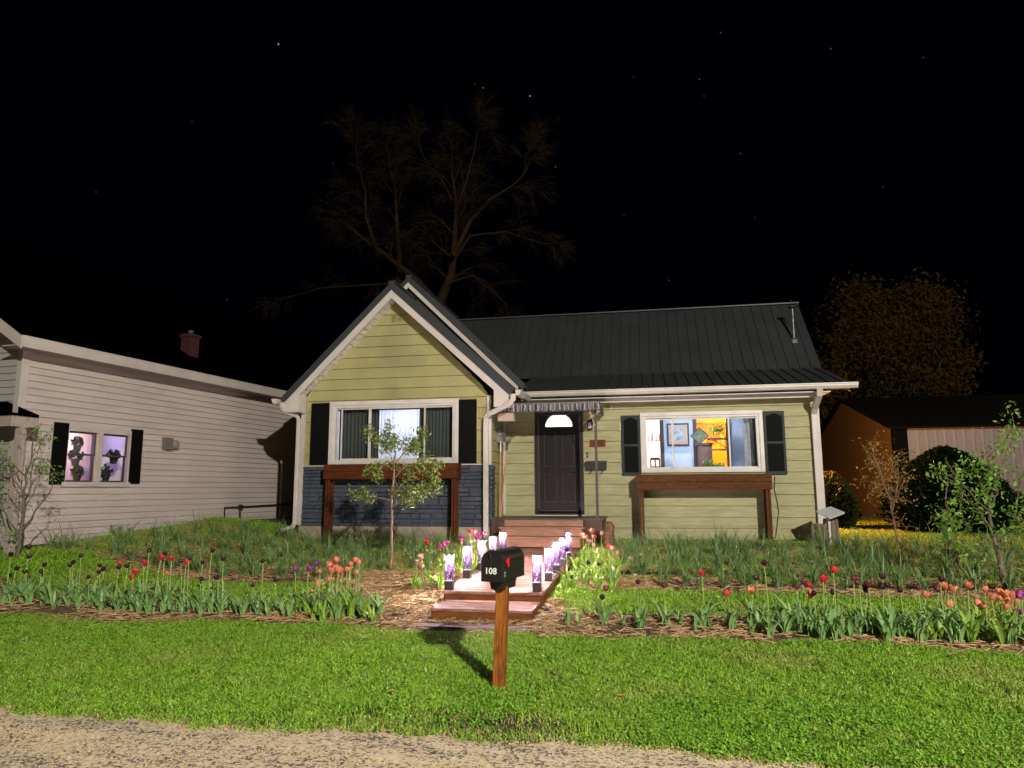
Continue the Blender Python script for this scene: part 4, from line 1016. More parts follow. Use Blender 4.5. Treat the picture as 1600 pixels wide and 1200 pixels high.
# ------------------------------------------------------------------ neighbour's house on the left
p0 = AV(37, 548, 9.25); ez = p0.z; farp = AV(465, 630, 16.5)
nd_ = Vector((farp.x-p0.x, farp.y-p0.y, 0)).normalized(); nn = Vector((nd_.y, -nd_.x, 0))      # along the wall, outward
N0 = Vector((p0.x, p0.y, 0))
NH = thing('neighbour_house', 'long white sided house with black shutters on the left edge', 'house', (N0.x, N0.y, .85))
def NP(s, z, o=0): q_ = N0+nd_*s+nn*o; return (q_.x, q_.y, z)
def NS(px, py): q_ = AP(px, py, N0, nn); return (q_-N0).dot(nd_), q_.z
w0 = NS(103, 668); w1 = NS(199, 756)
HW = (w0[0], w1[0], NS(150, 757)[1], NS(150, 672)[1])
mb = MB(); siding_mb(mb, lambda s, z, o: NP(s, z, o), 0, 13, .75, ez, .112, [(HW[0]+.03, HW[1]-.03, HW[2]+.03, HW[3]-.03)], lap=.013); mb.build('side_wall', vinylN, NH)
lf = -nn     # front face goes leftwards
def NF(s, z, o=0): q_ = N0-nn*s-nd_*o; return (q_.x, q_.y, z)
mb = MB(); siding_mb(mb, lambda s, z, o: NF(s, z, o), 0, 8, .75, ez+4.4, .112, bound=lambda z: (max(0, (z-ez)/.62), 8-max(0, (z-ez)/.62)), lap=.013); mb.build('front_wall', mat('grey_white_siding', (.37,.36,.33), (.31,.30,.28), 1.2, .5), NH)
MB().slab([NP(-.03, .75, .03), NP(.10, .75, .03), NP(.10, ez, .03), NP(-.03, ez, .03)], -nn*.1).build('corner_trim', trimN, NH)
# eave: soffit, fascia
mb = MB(); mb.slab([NP(-.35, ez, 0), NP(13, ez, 0), NP(13, ez, .38), NP(-.35, ez, .38)], (0, 0, .02)); mb.build('soffit', mat('tan_soffit', (.36,.29,.25), None), NH)
MB().slab([NP(-.35, ez-.02, .38), NP(13, ez-.02, .38), NP(13, ez+.16, .38), NP(-.35, ez+.16, .38)], nn*.03).build('fascia', trimN, NH)
sl = .62
mb = MB(); mb.slab([NP(-.38, ez+.16, .42), NP(13.2, ez+.16, .42), NP(13.2, ez+.16+sl*4.5, -4.08), NP(-.38, ez+.16+sl*4.5, -4.08)], (0, 0, .05)); mb.slab([NP(-.38, ez+.16, -8.6), NP(13.2, ez+.16, -8.6), NP(13.2, ez+.16+sl*4.5, -4.08), NP(-.38, ez+.16+sl*4.5, -4.08)], (0, 0, .05)); mb.build('roof', roofdark, NH)
MB().slab([NP(-.36, ez+.15, .40), NP(-.36, ez+.15+sl*4.5, -4.1), NP(-.36, ez-.05+sl*4.5, -4.1), NP(-.36, ez-.05, .40)], nd_*.03).build('rake_board', trimN, NH)
MB().slab([NP(-.33, ez+.0, .35), NP(-.33, ez+.0+sl*4.5, -4.15), NP(0, ez+.0+sl*4.5, -4.15), NP(0, ez+.0, .35)], (0, 0, .015)).build('soffit', trimN, NH)
# chimney
rn_ = nd_.cross(Vector(NP(0, 1+sl*1.0, -1.0))-Vector(NP(0, 1, 0))); cp = AP(296, 553, NP(0, ez+.21, .42), rn_); cz1_ = AP(296, 522, cp, nn).z
hx_ = .125; CHb = cp
mb = MB(); mb.slab([(cp+nd_*a_+nn*b_) for a_, b_ in ((-hx_, -hx_), (hx_, -hx_), (hx_, hx_), (-hx_, hx_))], (0, 0, 0.0001)); 
mb = MB(); mb.slab([(cp+nd_*a_*hx_+nn*b_*hx_-Vector((0, 0, .8))) for a_, b_ in ((-1, -1), (1, -1), (1, 1), (-1, 1))], (0, 0, cz1_-cp.z+.8))
mb.slab([(cp+nd_*a_*hx_*1.2+nn*b_*hx_*1.2+Vector((0, 0, cz1_-cp.z-.08))) for a_, b_ in ((-1, -1), (1, -1), (1, 1), (-1, 1))], (0, 0, .06))
ch = mb.build('chimney', brickm, NH)
MB().lathe([(.04, 0), (.04, .05), (.06, .06), (.06, .075)], (cp.x, cp.y, cz1_), 10).build('flue', mat('dull_flue', (.10,.09,.08), None, rough=.7), ch)
# porch canopy at the picture's left edge
pa = NS(53, 655)
mb = MB(); za = NS(30, 650)[1]
E1 = AP(53, 655, Vector(NF(0, 0, .1)), nd_)
pz = E1.z; ps_ = (E1-N0).dot(nn)
def NQ(a, z, o): q_ = N0+nn*a-nd_*o; return Vector((q_.x, q_.y, z))
mb.slab([NQ(ps_, pz+.02, .45), NQ(ps_, pz+.02, .02), NQ(ps_-.7, pz+.26, .02), NQ(ps_-4, pz+.26, .02), NQ(ps_-4, pz+.02, .45)], (0, 0, .05)); NPch = mb.build('porch_roof', roofdark, NH)
mb = MB(); mb.slab([NQ(ps_, pz-.13, .45), NQ(ps_-4, pz-.13, .45), NQ(ps_-4, pz+.03, .45), NQ(ps_, pz+.03, .45)], nd_*.04); mb.slab([NQ(ps_, pz-.13, .40), NQ(ps_, pz-.13, .02), NQ(ps_, pz+.03, .02), NQ(ps_, pz+.03, .40)], -nn*.04); mb.build('fascia', mat('brown_fascia_n', (.34,.28,.25), None), NPch)
pst = AP(30, 700, Vector(NF(0, 0, .25)), nd_); MB().box((pst.x-.05, pst.y-.05, .6), (pst.x+.05, pst.y+.05, pz-.13)).build('porch_post', mat('brown_fascia_n', (0,0,0)), NH)
# double window, two sashes each
def nwin():
    a, b, c, d = HW; mid = (a+b)/2; mb = MB()
    def bx(m_, s0, s1, z0, z1, o0, o1): m_.slab([NP(s0, z0, o0), NP(s1, z0, o0), NP(s1, z1, o0), NP(s0, z1, o0)], nn*(o1-o0))
    bx(mb, a-.02, b+.02, d-.05, d+.03, -.02, .035); bx(mb, a-.02, b+.02, c-.04, c+.04, -.02, .04); bx(mb, a-.02, a+.05, c+.04, d-.05, -.02, .034); bx(mb, b-.05, b+.02, c+.04, d-.05, -.02, .034); bx(mb, mid-.05, mid+.05, c+.04, d-.05, -.02, .034)
    W_ = mb.build('side_window', trimN, NH)
    frm = mat('dark_sash', (.045,.03,.035), None)
    for s0, s1 in ((a+.05, mid-.05), (mid+.05, b-.05)):
        zm = (c+d)/2+.02; mb = MB()
        for z0, z1, o in ((zm, d-.05, -.02), (c+.04, zm+.03, -.045)):
            bx(mb, s0, s0+.03, z0, z1, o-.02, o); bx(mb, s1-.03, s1, z0, z1, o-.02, o); bx(mb, s0+.03, s1-.03, z0, z0+.03, o-.02, o); bx(mb, s0+.03, s1-.03, z1-.03, z1, o-.02, o)
        sh_ = mb.build('sash', frm, W_); mb = MB()
        mb.quad(NP(s0, c+.04, -.05), NP(s1, c+.04, -.05), NP(s1, d-.05, -.05), NP(s0, d-.05, -.05)); mb.build('pane', GL, sh_)
nwin()
def nshut(px0, px1, py0, py1):
    a = NS(px0, (py0+py1)/2)[0]; b = NS(px1, (py0+py1)/2)[0]; z1, z0 = NS((px0+px1)/2, py0)[1], NS((px0+px1)/2, py1)[1]
    mb = MB(); mb.slab([NP(a, z0, .018), NP(b, z0, .018), NP(b, z1, .018), NP(a, z1, .018)], nn*.02)
    for k in range(16):
        z = z0+.06+(z1-z0-.12)*k/16; mb.slab([NP(a+.03, z, .0385), NP(b-.03, z, .0385), NP(b-.03, z+.035, .0385), NP(a+.03, z+.035, .0385)], nn*.006)
    mb.build('shutter', blackm, NH)
nshut(79, 102, 660, 757); nshut(201, 219, 671, 756)
# lit room with houseplants
rw = mat('pale_lilac_wall', (.70,.62,.50), None, rough=.9)
a, b, c, d = HW; mb = MB(); s0, s1, z0, z1, dp_ = a-.15, b+.35, c-.3, d+.15, -1.5
q = lambda *p: mb.quad(*p)
q(NP(s0,z0,-.1),NP(s1,z0,-.1),NP(s1,z0,dp_),NP(s0,z0,dp_)); q(NP(s0,z1,-.1),NP(s1,z1,-.1),NP(s1,z1,dp_),NP(s0,z1,dp_)); q(NP(s0,z0,-.1),NP(s0,z1,-.1),NP(s0,z1,dp_),NP(s0,z0,dp_)); q(NP(s1,z0,-.1),NP(s1,z1,-.1),NP(s1,z1,dp_),NP(s1,z0,dp_)); q(NP(s0,z0,dp_),NP(s1,z0,dp_),NP(s1,z1,dp_),NP(s0,z1,dp_))
mb.build('side_room', rw, NH)
mid = (a+b)/2
mb = MB(); mb.slab([NP(mid-.05, z0, -.12), NP(mid+.01, z0, -.12), NP(mid+.01, z1, -.12), NP(mid-.05, z1, -.12)], nn*-1.37); mb.build('light_divider', mat('violet_divider', (.15,.13,.42), None), NH)  # partition added to keep the warm and violet lamp light apart
lamp('neighbour_warm_lamp', NP(a+.35, c+.75, -.8), 42, (1, .64, .30), .06)
lamp('neighbour_violet_lamp', NP(b-.05, d-.1, -.7), 6, (.50, .42, 1), .06)
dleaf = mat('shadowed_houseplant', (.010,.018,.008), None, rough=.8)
for (px, py, nm, lb, r_) in ((121, 692, 'hanging_plant', 'houseplant hanging high in the left pane of the white house', .11), (118, 714, 'window_plant', 'spreading houseplant halfway up the left pane of the white house', .13), (121, 738, 'window_plant', 'potted houseplant at the foot of the left pane of the white house', .12),
                            (178, 712, 'window_plant', 'leafy houseplant halfway up the right pane of the white house', .12), (166, 738, 'window_plant', 'potted houseplant at the foot of the right pane of the white house', .12)):
    c0 = AP(px, py, Vector(NP(0, 0, -.22)), nn); random.seed(int(px))
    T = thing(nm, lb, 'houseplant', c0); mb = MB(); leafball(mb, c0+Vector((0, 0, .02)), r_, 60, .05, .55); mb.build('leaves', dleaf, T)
    MB().lathe([(.05, -.15), (.075, -.03)], c0, 10).build('pot', plasticb, T)
# meter, gas pipe
s_, z_ = NS(262, 694); mb = MB(); mb.slab([NP(s_-.16, z_-.11, .014), NP(s_+.04, z_-.11, .014), NP(s_+.04, z_+.12, .014), NP(s_-.16, z_+.12, .014)], nn*.09)
mt_ = mb.build('electric_meter', mat('grey_meter', (.14,.12,.11), None, rough=.5), NH)
c0 = Vector(NP(s_+.10, z_, .10)); mb = MB(); mb.tube([c0-nn*.08, c0+nn*.03, c0+nn*.05], [.085, .085, .06], 18); mb.build('meter_dial', mat('grey_dial', (.22,.20,.20), None, rough=.2), mt_)
g = lambda x, y, o=.07: Vector(NP(*NS(x, y), o))
gp = MB().tube([g(347, 818), g(347, 793), g(371, 792), g(455, 787)], .016, 6).build('gas_pipe', ironm, NH)
mb = MB(); mb.tube([g(371, 816), g(371, 796), g(371, 788)], .02, 6); c0 = g(371, 792); mb.tube([c0-nn*.02, c0+nn*.06], .05, 10); c0 = g(452, 789); mb.tube([c0+Vector((0, 0, .10*cos(t_*pi/8)))+nd_*.11*sin(t_*pi/8) for t_ in range(17)], .010, 5); mb.build('valve', ironm, gp)

# ------------------------------------------------------------------ shed on the right
SU, SV, SE, SP, SB = 7.8, 24.9, 3.5, 5.08, 36.3
SD = thing('shed', 'large metal sided shed with black roof behind the yard on the right', 'shed', (SU, SV, .55))
mb = MB(); n_ = 230
def zroof(v): return SE+(SP-SE)*(1-abs(v-(SV+SB)/2)/((SB-SV)/2))
for i in range(n_+1):
    v = SV+(SB-SV)*i/n_; o = .014 if i % 4 in (1, 2) else 0; mb.v += [(SU-o, v, .5), (SU-o, v, zroof(v))]
for i in range(n_): mb.f.append((2*i, 2*i+2, 2*i+3, 2*i+1))
mb.build('gable_wall', shedbr, SD)
mb = MB(); n_ = 440
for i in range(n_+1):
    u_ = SU+.42+24*i/n_; o = .006 if i % 5 == 1 else 0; mb.v += [(u_, SV-o, .5), (u_, SV-o, SE)]
for i in range(n_): mb.f.append((2*i, 2*i+2, 2*i+3, 2*i+1))
mb.build('front_wall', shedwh, SD)
MB().box((SU-.03, SV-.05, .5), (SU+.42, SV+.1, SE)).build('corner_post', mat('dark_corner', (.004,.004,.004), None, rough=.9, spec=.02), SD)
mb = MB(); mv_ = (SV+SB)/2
mb.slab([(SU-.2, SV-.25, SE-.02), (SU+25, SV-.25, SE-.02), (SU+25, mv_, SP+.05), (SU-.2, mv_, SP+.05)], (0, 0, .06)); mb.slab([(SU-.2, SB+.3, SE-.02), (SU+25, SB+.3, SE-.02), (SU+25, mv_, SP+.05), (SU-.2, mv_, SP+.05)], (0, 0, .06)); mb.build('roof', mat('black_shed_roof', (.004,.004,.004), None, rough=.95, spec=.1), SD)

# ------------------------------------------------------------------ trees
def leaf_cloud(pts, n_, spread, size, mb_arrays, squash=1.0):
    P = np.array([tuple(p) for p in pts]); k = rng.integers(0, len(P), n_); C0 = P[k]+rng.normal(0, spread, (n_, 3))*np.array([1, 1, squash])
    a = rng.normal(0, 1, (n_, 3)); a /= np.linalg.norm(a, axis=1)[:, None]; b = rng.normal(0, 1, (n_, 3)); b -= a*(a*b).sum(1)[:, None]; b /= np.linalg.norm(b, axis=1)[:, None]
    s = size*rng.uniform(.6, 1.3, (n_, 1)); c = np.cross(a, b)
    V_ = np.stack([C0-a*s, C0+b*s*.42+c*s*.12, C0+a*s, C0-b*s*.42+c*s*.12], 1); return V_.reshape(-1, 3)
def leaves_obj(nm, Vv, m, parent):
    off = np.array(tuple(root_loc(parent))); Vv = Vv-off; n_ = len(Vv)//4
    b = np.arange(n_)[:, None]*4
    return fast(nm, Vv, [np.concatenate([b+np.array([[0,1,2]]), b+np.array([[0,2,3]])])], m, parent)
def sap(nm, label, cat, base, limbs, m_bark, m_leaf, dens, lsize, spread, depth=.25, twigs=5, seed=1, twl=.22):
    """limbs: list of (photo polyline, r0, r1, leafy); v depth offset drifts along each limb"""
    random.seed(seed)
    T = thing(nm, label, cat, base); mb = MB(); tips = []
    for pl_, r0, r1, lf_ in limbs:
        dv0 = 0; dv1 = random.uniform(-depth, depth) if lf_ else 0; P = []
        dv0 = 0
        for i, (x, y) in enumerate(pl_):
            f = i/(len(pl_)-1); P.append(AV(x, y, base.y+dv1*f*f+0))
        # resample with wobble
        Q_ = []
        for i in range(len(P)-1):
            for t_ in (0, .33, .67): Q_.append(P[i].lerp(P[i+1], t_)+Vector((random.gauss(0, .006), random.gauss(0, .01), random.gauss(0, .006)))*(1 if i+t_ > 0 else 0))
        Q_.append(P[-1]); m_ = len(Q_)
        mb.tube(Q_, [r0+(r1-r0)*i/(m_-1) for i in range(m_)], 8)
        if lf_:
            for k in range(twigs):
                i = random.randint(int(m_*(1-lf_)), m_-1); s0 = Q_[i]; d = Vector((random.gauss(0, 1), random.gauss(0, 1), random.gauss(.5, .8))).normalized()*random.uniform(.4, 1)*twl
                mb.tube([s0, s0+d*.5+Vector((0, 0, .01)), s0+d], [max(r1, .003), .003, .002], 5); tips += [s0+d*.5, s0+d, s0+d*.8]
            tips += Q_[int(m_*(1-lf_)):]
    mb.build('trunk', m_bark, T, smooth=True)
    leaves_obj('foliage', leaf_cloud(tips, int(dens*len(limbs)), spread, lsize, None), m_leaf, T)
    return T
b0 = AG(612, 894)
sap('young_tree', 'young leafy tree with slim trunk in front of the slate stone wall', 'tree', b0,
    [([(612, 894), (612, 850), (612, 800), (613, 765), (615, 735), (618, 705)], .026, .012, 0),
     ([(613, 775), (628, 758), (650, 738), (672, 730), (690, 728)], .012, .003, .75),
     ([(614, 750), (634, 728), (655, 728), (685, 740), (680, 770)], .008, .003, .7),
     ([(613, 790), (640, 780), (665, 768), (680, 762)], .012, .003, .7),
     ([(612, 782), (590, 778), (570, 780), (550, 770)], .009, .003, .55),
     ([(615, 735), (600, 722), (588, 742), (580, 730)], .010, .003, .6),
     ([(616, 730), (608, 708), (590, 690), (578, 683)], .009, .003, .6),
     ([(617, 720), (617, 700), (607, 682), (605, 668)], .010, .003, .7),
     ([(617, 725), (632, 706), (650, 696), (664, 682)], .011, .003, .7),
     ([(640, 702), (652, 685), (655, 672)], .006, .003, .8),
     ([(615, 745), (628, 775), (640, 790)], .006, .003, .7)], barkm, leafy, 230, .034, .045, .35, 6, 5)
b1 = AG(26, 878)
sap('young_tree', 'sparse young tree with forking branches at the left edge', 'tree', b1,
    [([(26, 878), (31, 840), (36, 810), (38, 780), (40, 745), (50, 715), (56, 665)], .030, .006, .35),
     ([(36, 800), (52, 770), (62, 740), (65, 715)], .010, .003, .4),
     ([(34, 830), (55, 800), (78, 770), (82, 755), (80, 740)], .012, .003, .3),
     ([(40, 745), (25, 730), (5, 712), (-5, 700)], .010, .003, .5),
     ([(38, 770), (22, 750), (15, 735), (3, 730)], .008, .003, .5),
     ([(32, 835), (15, 815), (2, 790), (-3, 760)], .012, .004, .4),
     ([(52, 710), (62, 700), (66, 690), (64, 668)], .006, .003, .6),
     ([(36, 805), (25, 790), (12, 770)], .008, .003, .6),
     ([(33, 832), (14, 838), (-5, 830)], .009, .003, .6)], barkd, leafg, 60, .028, .05, .3, 5, 8)
b2 = AG(1573, 925)
sap('young_tree', 'young green tree with forking limbs at the right edge', 'tree', b2,
    [([(1573, 925), (1565, 885), (1557, 855), (1552, 840)], .036, .026, 0),
     ([(1552, 840), (1546, 810), (1548, 780), (1556, 745), (1572, 715), (1582, 690), (1584, 660)], .022, .004, .6),
     ([(1550, 830), (1530, 800), (1505, 770), (1480, 745), (1460, 735)], .014, .003, .8),
     ([(1548, 800), (1525, 780), (1500, 752), (1476, 716)], .012, .003, .8),
     ([(1549, 790), (1560, 770), (1545, 730), (1545, 705)], .010, .003, .7),
     ([(1556, 850), (1578, 830), (1598, 812)], .014, .008, .5),
     ([(1565, 890), (1540, 875), (1520, 870)], .009, .003, .4),
     ([(1570, 895), (1582, 870), (1580, 830), (1590, 790), (1592, 740)], .009, .004, .4),
     ([(1505, 770), (1500, 800), (1520, 835), (1535, 850)], .006, .003, .8),
     ([(1480, 745), (1478, 790), (1490, 820), (1487, 845)], .006, .003, .7),
     ([(1548, 785), (1530, 750), (1520, 720)], .008, .003, .7)], barkd, leafg, 135, .033, .065, .4, 6, 12)
b3 = AG(1404, 856)
sap('small_tree', 'small thin tree lit orange in front of the tan shed wall', 'tree', b3,
    [([(1404, 856), (1400, 830), (1396, 810), (1390, 780), (1378, 745), (1366, 712), (1360, 690)], .022, .005, .75),
     ([(1394, 800), (1400, 770), (1405, 740), (1402, 715)], .012, .003, .8), ([(1390, 780), (1375, 770), (1366, 752)], .008, .003, .6),
     ([(1382, 755), (1395, 735), (1400, 720)], .008, .003, .8), ([(1376, 740), (1365, 725), (1352, 700)], .007, .003, .8), ([(1392, 790), (1404, 775), (1412, 752)], .008, .003, .8)],
    barkm, leafyl, 170, .024, .06, .3, 16, 14, .34)

# large bare tree behind the house: recursive limbs and drooping twigs
random.seed(42)
BT = thing('bare_tree', 'big leafless tree faintly lit behind the gable roofs', 'tree', (-9+4.0, 26, .6))
trunkmb, twig = MB(), MB()
def grow(p, d, L_, r, lev):
    n_ = 5; P = [p]; q_ = p.copy(); dd = d.copy(); big = lev <= 2
    for i in range(n_):
        dd = (dd+Vector((random.gauss(0, .10), random.gauss(0, .10), random.gauss(0, .07)+(.10 if lev < 3 else (.02 if lev < 4 else -.07))))).normalized()
        q_ = q_+dd*L_/n_; P.append(q_.copy())
    r1 = r*.55
    (trunkmb if big else twig).tube(P, [r+(r1-r)*i/n_ for i in range(n_+1)], 7 if big else 4, cap=False)
    if lev >= 6: return
    kids = (4, 4, 5, 5, 5, 4)[lev]
    for k in range(kids):
        t_ = random.uniform(.3, 1.0) if k else 1.0; i = min(int(t_*n_), n_-1); s = P[i].lerp(P[i+1], t_*n_-i)
        ax_ = Vector((random.gauss(0, 1), random.gauss(0, 1), random.gauss(0, .5))).normalized()
        nd2 = (dd*.95+ax_*(.62 if k else .30)).normalized(); grow(s, nd2, L_*random.uniform(.58, .88), max(r1*random.uniform(.40, .75), .0045), lev+1)
def bp_(x, y, dv=0): return AV(x, y, 26+dv)
g0 = bp_(690, 520); g0.z = .6
def limb(pts, r0, r1, lev, L_):
    r0 *= .72; r1 *= .6
    L_ *= LS
    P = [Vector(p) for p in pts]; trunkmb.tube(P, [r0+(r1-r0)*i/(len(P)-1) for i in range(len(P))], 8, cap=False)
    for i in range(1, len(P)):
        for _ in range(2):
            s = P[i-1].lerp(P[i], random.random()); d = (P[i]-P[i-1]).normalized(); ax_ = Vector((random.gauss(0, 1), random.gauss(0, 1), random.gauss(.3, .5))).normalized()
            grow(s, (d*.6+ax_*.8).normalized(), L_*random.uniform(.6, 1), r1*.6, lev)
    grow(P[-1], (P[-1]-P[-2]).normalized(), L_, r1, lev-1)
LS = .50
limb([g0, bp_(688, 470), bp_(705, 430), bp_(711, 375), bp_(713, 320)], .36, .12, 3, 2.6)
limb([bp_(686, 480), bp_(655, 440), bp_(605, 400), bp_(565, 370)], .24, .08, 3, 2.2)
limb([bp_(622, 460, 1), bp_(624, 400, 1), bp_(620, 340, 1), bp_(618, 305, 1)], .20, .08, 3, 2.2)
limb([bp_(590, 392), bp_(572, 340), bp_(571, 300), bp_(560, 262)], .11, .05, 3, 2.0)
limb([bp_(708, 400, -1), bp_(735, 345, -1), bp_(765, 312, -1), bp_(800, 290, -1)], .14, .05, 3, 2.0)
limb([bp_(700, 420, 1), bp_(735, 368, 1), bp_(790, 362, 1), bp_(830, 375, 1)], .10, .04, 3, 1.6)
limb([bp_(712, 330), bp_(728, 285), bp_(740, 240)], .10, .05, 3, 1.9)
limb([bp_(705, 440, -.5), bp_(740, 430, -.5), bp_(775, 460, -.5)], .07, .03, 4, 1.6)
limb([bp_(610, 443, -2), bp_(560, 446, -2), bp_(500, 450, -2), bp_(462, 462, -2)], .06, .025, 4, 1.5)
limb([bp_(713, 325, .5), bp_(690, 280, .5), bp_(665, 250, .5)], .09, .04, 3, 1.8)
trunkmb.build('trunk', twigm, BT, smooth=True); twig.build('crown', twigm, BT)

# big spring tree behind the shed
FT = thing('far_tree', 'wide round tree glowing dull orange behind the black shed roof', 'tree', AV(1400, 800, 45))
FT.location.z = .5; fb = FT.location.copy(); random.seed(9)
mb = MB(); cr_ = AV(1390, 590, 45); mb.tube([fb, fb+Vector((0, 0, 4)), cr_], [.45, .35, .2], 10); cl = []
for k in range(60):
    f = random.random(); 
    x = 1390+random.gauss(0, 62); y = random.uniform(455, 740)
    w2 = 110*sqrt(max(0.05, 1-((y-640)/200)**2)) if y < 640 else 125
    x = 1395+max(-1, min(1, (x-1390)/80))*w2*random.uniform(.75, 1.05); c = AV(x, y, 45+random.uniform(-4, 4)); cl.append((c, random.uniform(.7, 1.5)))
    mid_ = (cr_+c)/2+Vector((0, 0, -.8)); mb.tube([fb+Vector((0, 0, random.uniform(3, 6))), mid_, c], [.12, .06, .02], 5)
mb.build('trunk', mat('far_bark', (.03,.022,.014), None, rough=.95, spec=.05), FT)
Vv = []
for c, r_ in cl:
    for s in range(7):
        cc2 = c+Vector((random.gauss(0, .6), random.gauss(0, .6), random.gauss(0, .6)))*r_; Vv.append(leaf_cloud([cc2], 90, .38*r_, .15, None))
leaves_obj('crown', np.concatenate(Vv), leaff, FT)

# evergreens: leaf-sized tufts over a lumpy body
def evergreen(nm, label, base, H_, R_, m, n_, size, shape, seed, core_m):
    T = thing(nm, label, 'shrub', base); r2 = np.random.default_rng(seed); th = r2.uniform(0, 2*pi, n_); hz = r2.uniform(.0, 1, n_)
    rad = np.array([shape(h_) for h_ in hz])*R_; lump = 1+.07*np.sin(th*5+hz*9)+.06*np.sin(th*9-hz*17); rr = rad*lump*r2.uniform(.86, 1.03, n_)
    C0 = np.stack([rr*np.cos(th), rr*np.sin(th), hz*H_], 1); out_ = np.stack([np.cos(th), np.sin(th), np.full(n_, .7)], 1)+r2.normal(0, .35, (n_, 3)); out_ /= np.linalg.norm(out_, axis=1)[:, None]
    b = r2.normal(0, 1, (n_, 3)); b -= out_*(out_*b).sum(1)[:, None]; b /= np.linalg.norm(b, axis=1)[:, None]; s = size*r2.uniform(.6, 1.4, (n_, 1))
    V_ = np.stack([C0-out_*s*.4, C0+b*s*.3, C0+out_*s, C0-b*s*.3], 1).reshape(-1, 3); q_ = np.arange(n_)[:, None]*4+np.arange(4)[None]
    fast('foliage', V_, [q_], m, T)
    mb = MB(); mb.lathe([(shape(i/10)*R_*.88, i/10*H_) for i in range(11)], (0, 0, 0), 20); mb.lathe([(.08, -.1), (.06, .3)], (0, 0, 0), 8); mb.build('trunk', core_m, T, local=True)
    return T
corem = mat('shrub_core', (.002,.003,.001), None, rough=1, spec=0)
eb = AV(1484, 815, 18.0); ebz = .55
evergreen('evergreen_shrub', 'large dark rounded evergreen against the pale shed wall', (eb.x, 18.0, ebz), AV(1480, 700, 18.0).z-ebz, 1.40, leafdk, 9000, .09, lambda h_: (sin(min(1, h_*2.2+.35)*pi/2))*max(0, 1-max(0, (h_-.15)/.85)**1.75)**.72, 4, corem)
sb_ = AV(1305, 800, 19.5)
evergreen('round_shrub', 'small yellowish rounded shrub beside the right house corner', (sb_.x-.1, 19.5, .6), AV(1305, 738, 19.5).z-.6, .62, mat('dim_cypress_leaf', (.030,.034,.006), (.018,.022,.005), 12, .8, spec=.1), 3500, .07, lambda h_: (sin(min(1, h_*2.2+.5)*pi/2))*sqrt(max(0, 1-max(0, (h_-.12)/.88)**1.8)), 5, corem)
pb = AV(1486, 868, 11.5); PBT = thing('potted_shrub', 'small green shrub in a black pot left of the right edge tree', 'potted plant', (pb.x, 11.5, tz(pb.x, 11.5)))
MB().lathe([(.10, 0), (.13, .22)], PBT.location, 14).build('pot', plasticb, PBT)
pc = PBT.location.copy(); leaves_obj('foliage', leaf_cloud([pc+Vector((0, 0, z)) for z in (.3, .4, .5, .6, .72)], 260, .07, .035, None), leafg, PBT)

# ------------------------------------------------------------------ leek-like plants in rows (one mesh each, shared)
def arch_blade(mb, base, ang, L_, w_, rise, droop, n_=6):
    d = Vector((cos(ang), sin(ang), 0)); sd = Vector((-d.y, d.x, 0)); o = len(mb.v)
    for i in range(n_+1):
        t_ = i/n_; p = Vector(base)+d*L_*rise*t_*(.4+.6*t_)+Vector((0, 0, L_*(t_-droop*t_*t_*t_))); ww = w_*(1-t_**1.6)*(.75+.5*min(1, t_*3))/1.0
        for s in (-1, 0, 1): mb.v.append(tuple(p+sd*ww*.5*s+Vector((0, 0, -.25*w_*(1-t_) if s == 0 else 0))))
    for i in range(n_):
        for j in range(2): a = o+i*3+j; mb.f.append((a, a+1, a+4, a+3))
random.seed(77)
gmesh = []
for k in range(9):
    mb = MB()
    for j in range(random.randint(26, 36)):
        arch_blade(mb, (random.gauss(0, .022), random.gauss(0, .022), -.01), random.uniform(0, 2*pi), random.uniform(.34, .66), random.uniform(.010, .018), random.uniform(.15, .95), random.uniform(.05, .75))
    o = mb.build('leek_plant', garlicm); gmesh.append(o.data); bpy.data.objects.remove(o)
spots = []
rows = [(9.55, 'front'), (10.25, 'second'), (11.05, 'third'), (11.85, 'fourth'), (12.65, 'back')]
for ri, (rv, rn) in enumerate(rows):
    u_ = -9.0+.3*ri
    while u_ < -3.0-(.9 if ri == 0 else .2):
        if not (abs(u_-b0.x) < .12 and abs(rv-b0.y) < .3): spots.append((u_, rv, rn, 'left of the boardwalk', .95))
        u_ += .225
    u_ = [.1, -.3, -.45, -.5, -.5][ri]
    while u_ < 6.7+ri*.2: spots.append((u_, rv, rn, 'right of the boardwalk', 1.0)); u_ += .235
spots = [s for s in spots if visible(np.array(s[0]), np.array(s[1]), .2)][:330]
random.shuffle(spots); spots = spots[:298]
def seg(u_, sd):
    if sd.startswith('left'): return 'below the white house window' if u_ < -7.3 else ('between the white house and the stone wall' if u_ < -5.9 else ('below the left planter box' if u_ < -4.3 else 'next to the slim young tree'))
    return 'near the stump' if u_ < .2 else ('below the right planter box' if u_ < 1.9 else ('by the satellite dish' if u_ < 3.4 else ('before the shed' if u_ < 5 else 'near the right edge')))
for (u_, v_, rn, sd, sc) in spots:
    uu, vv = u_+random.gauss(0, .05), v_+random.gauss(0, .07)
    o = bpy.data.objects.new('leek_plant', random.choice(gmesh)); COL.objects.link(o); o.location = (uu, vv, tz(uu, vv)); o.rotation_euler = (random.gauss(0, .08), random.gauss(0, .08), random.uniform(0, 6.28))
    k = sc*random.uniform(.72, 1.05); o.scale = (k, k, k*random.uniform(.85, 1.1))
    tag(o, f'thin green leek-like plant, {rn} row {sd}, {seg(u_, sd)}'.replace(' the ', ' '), 'plant', f'leek-like plants in the {rn} row {sd}')

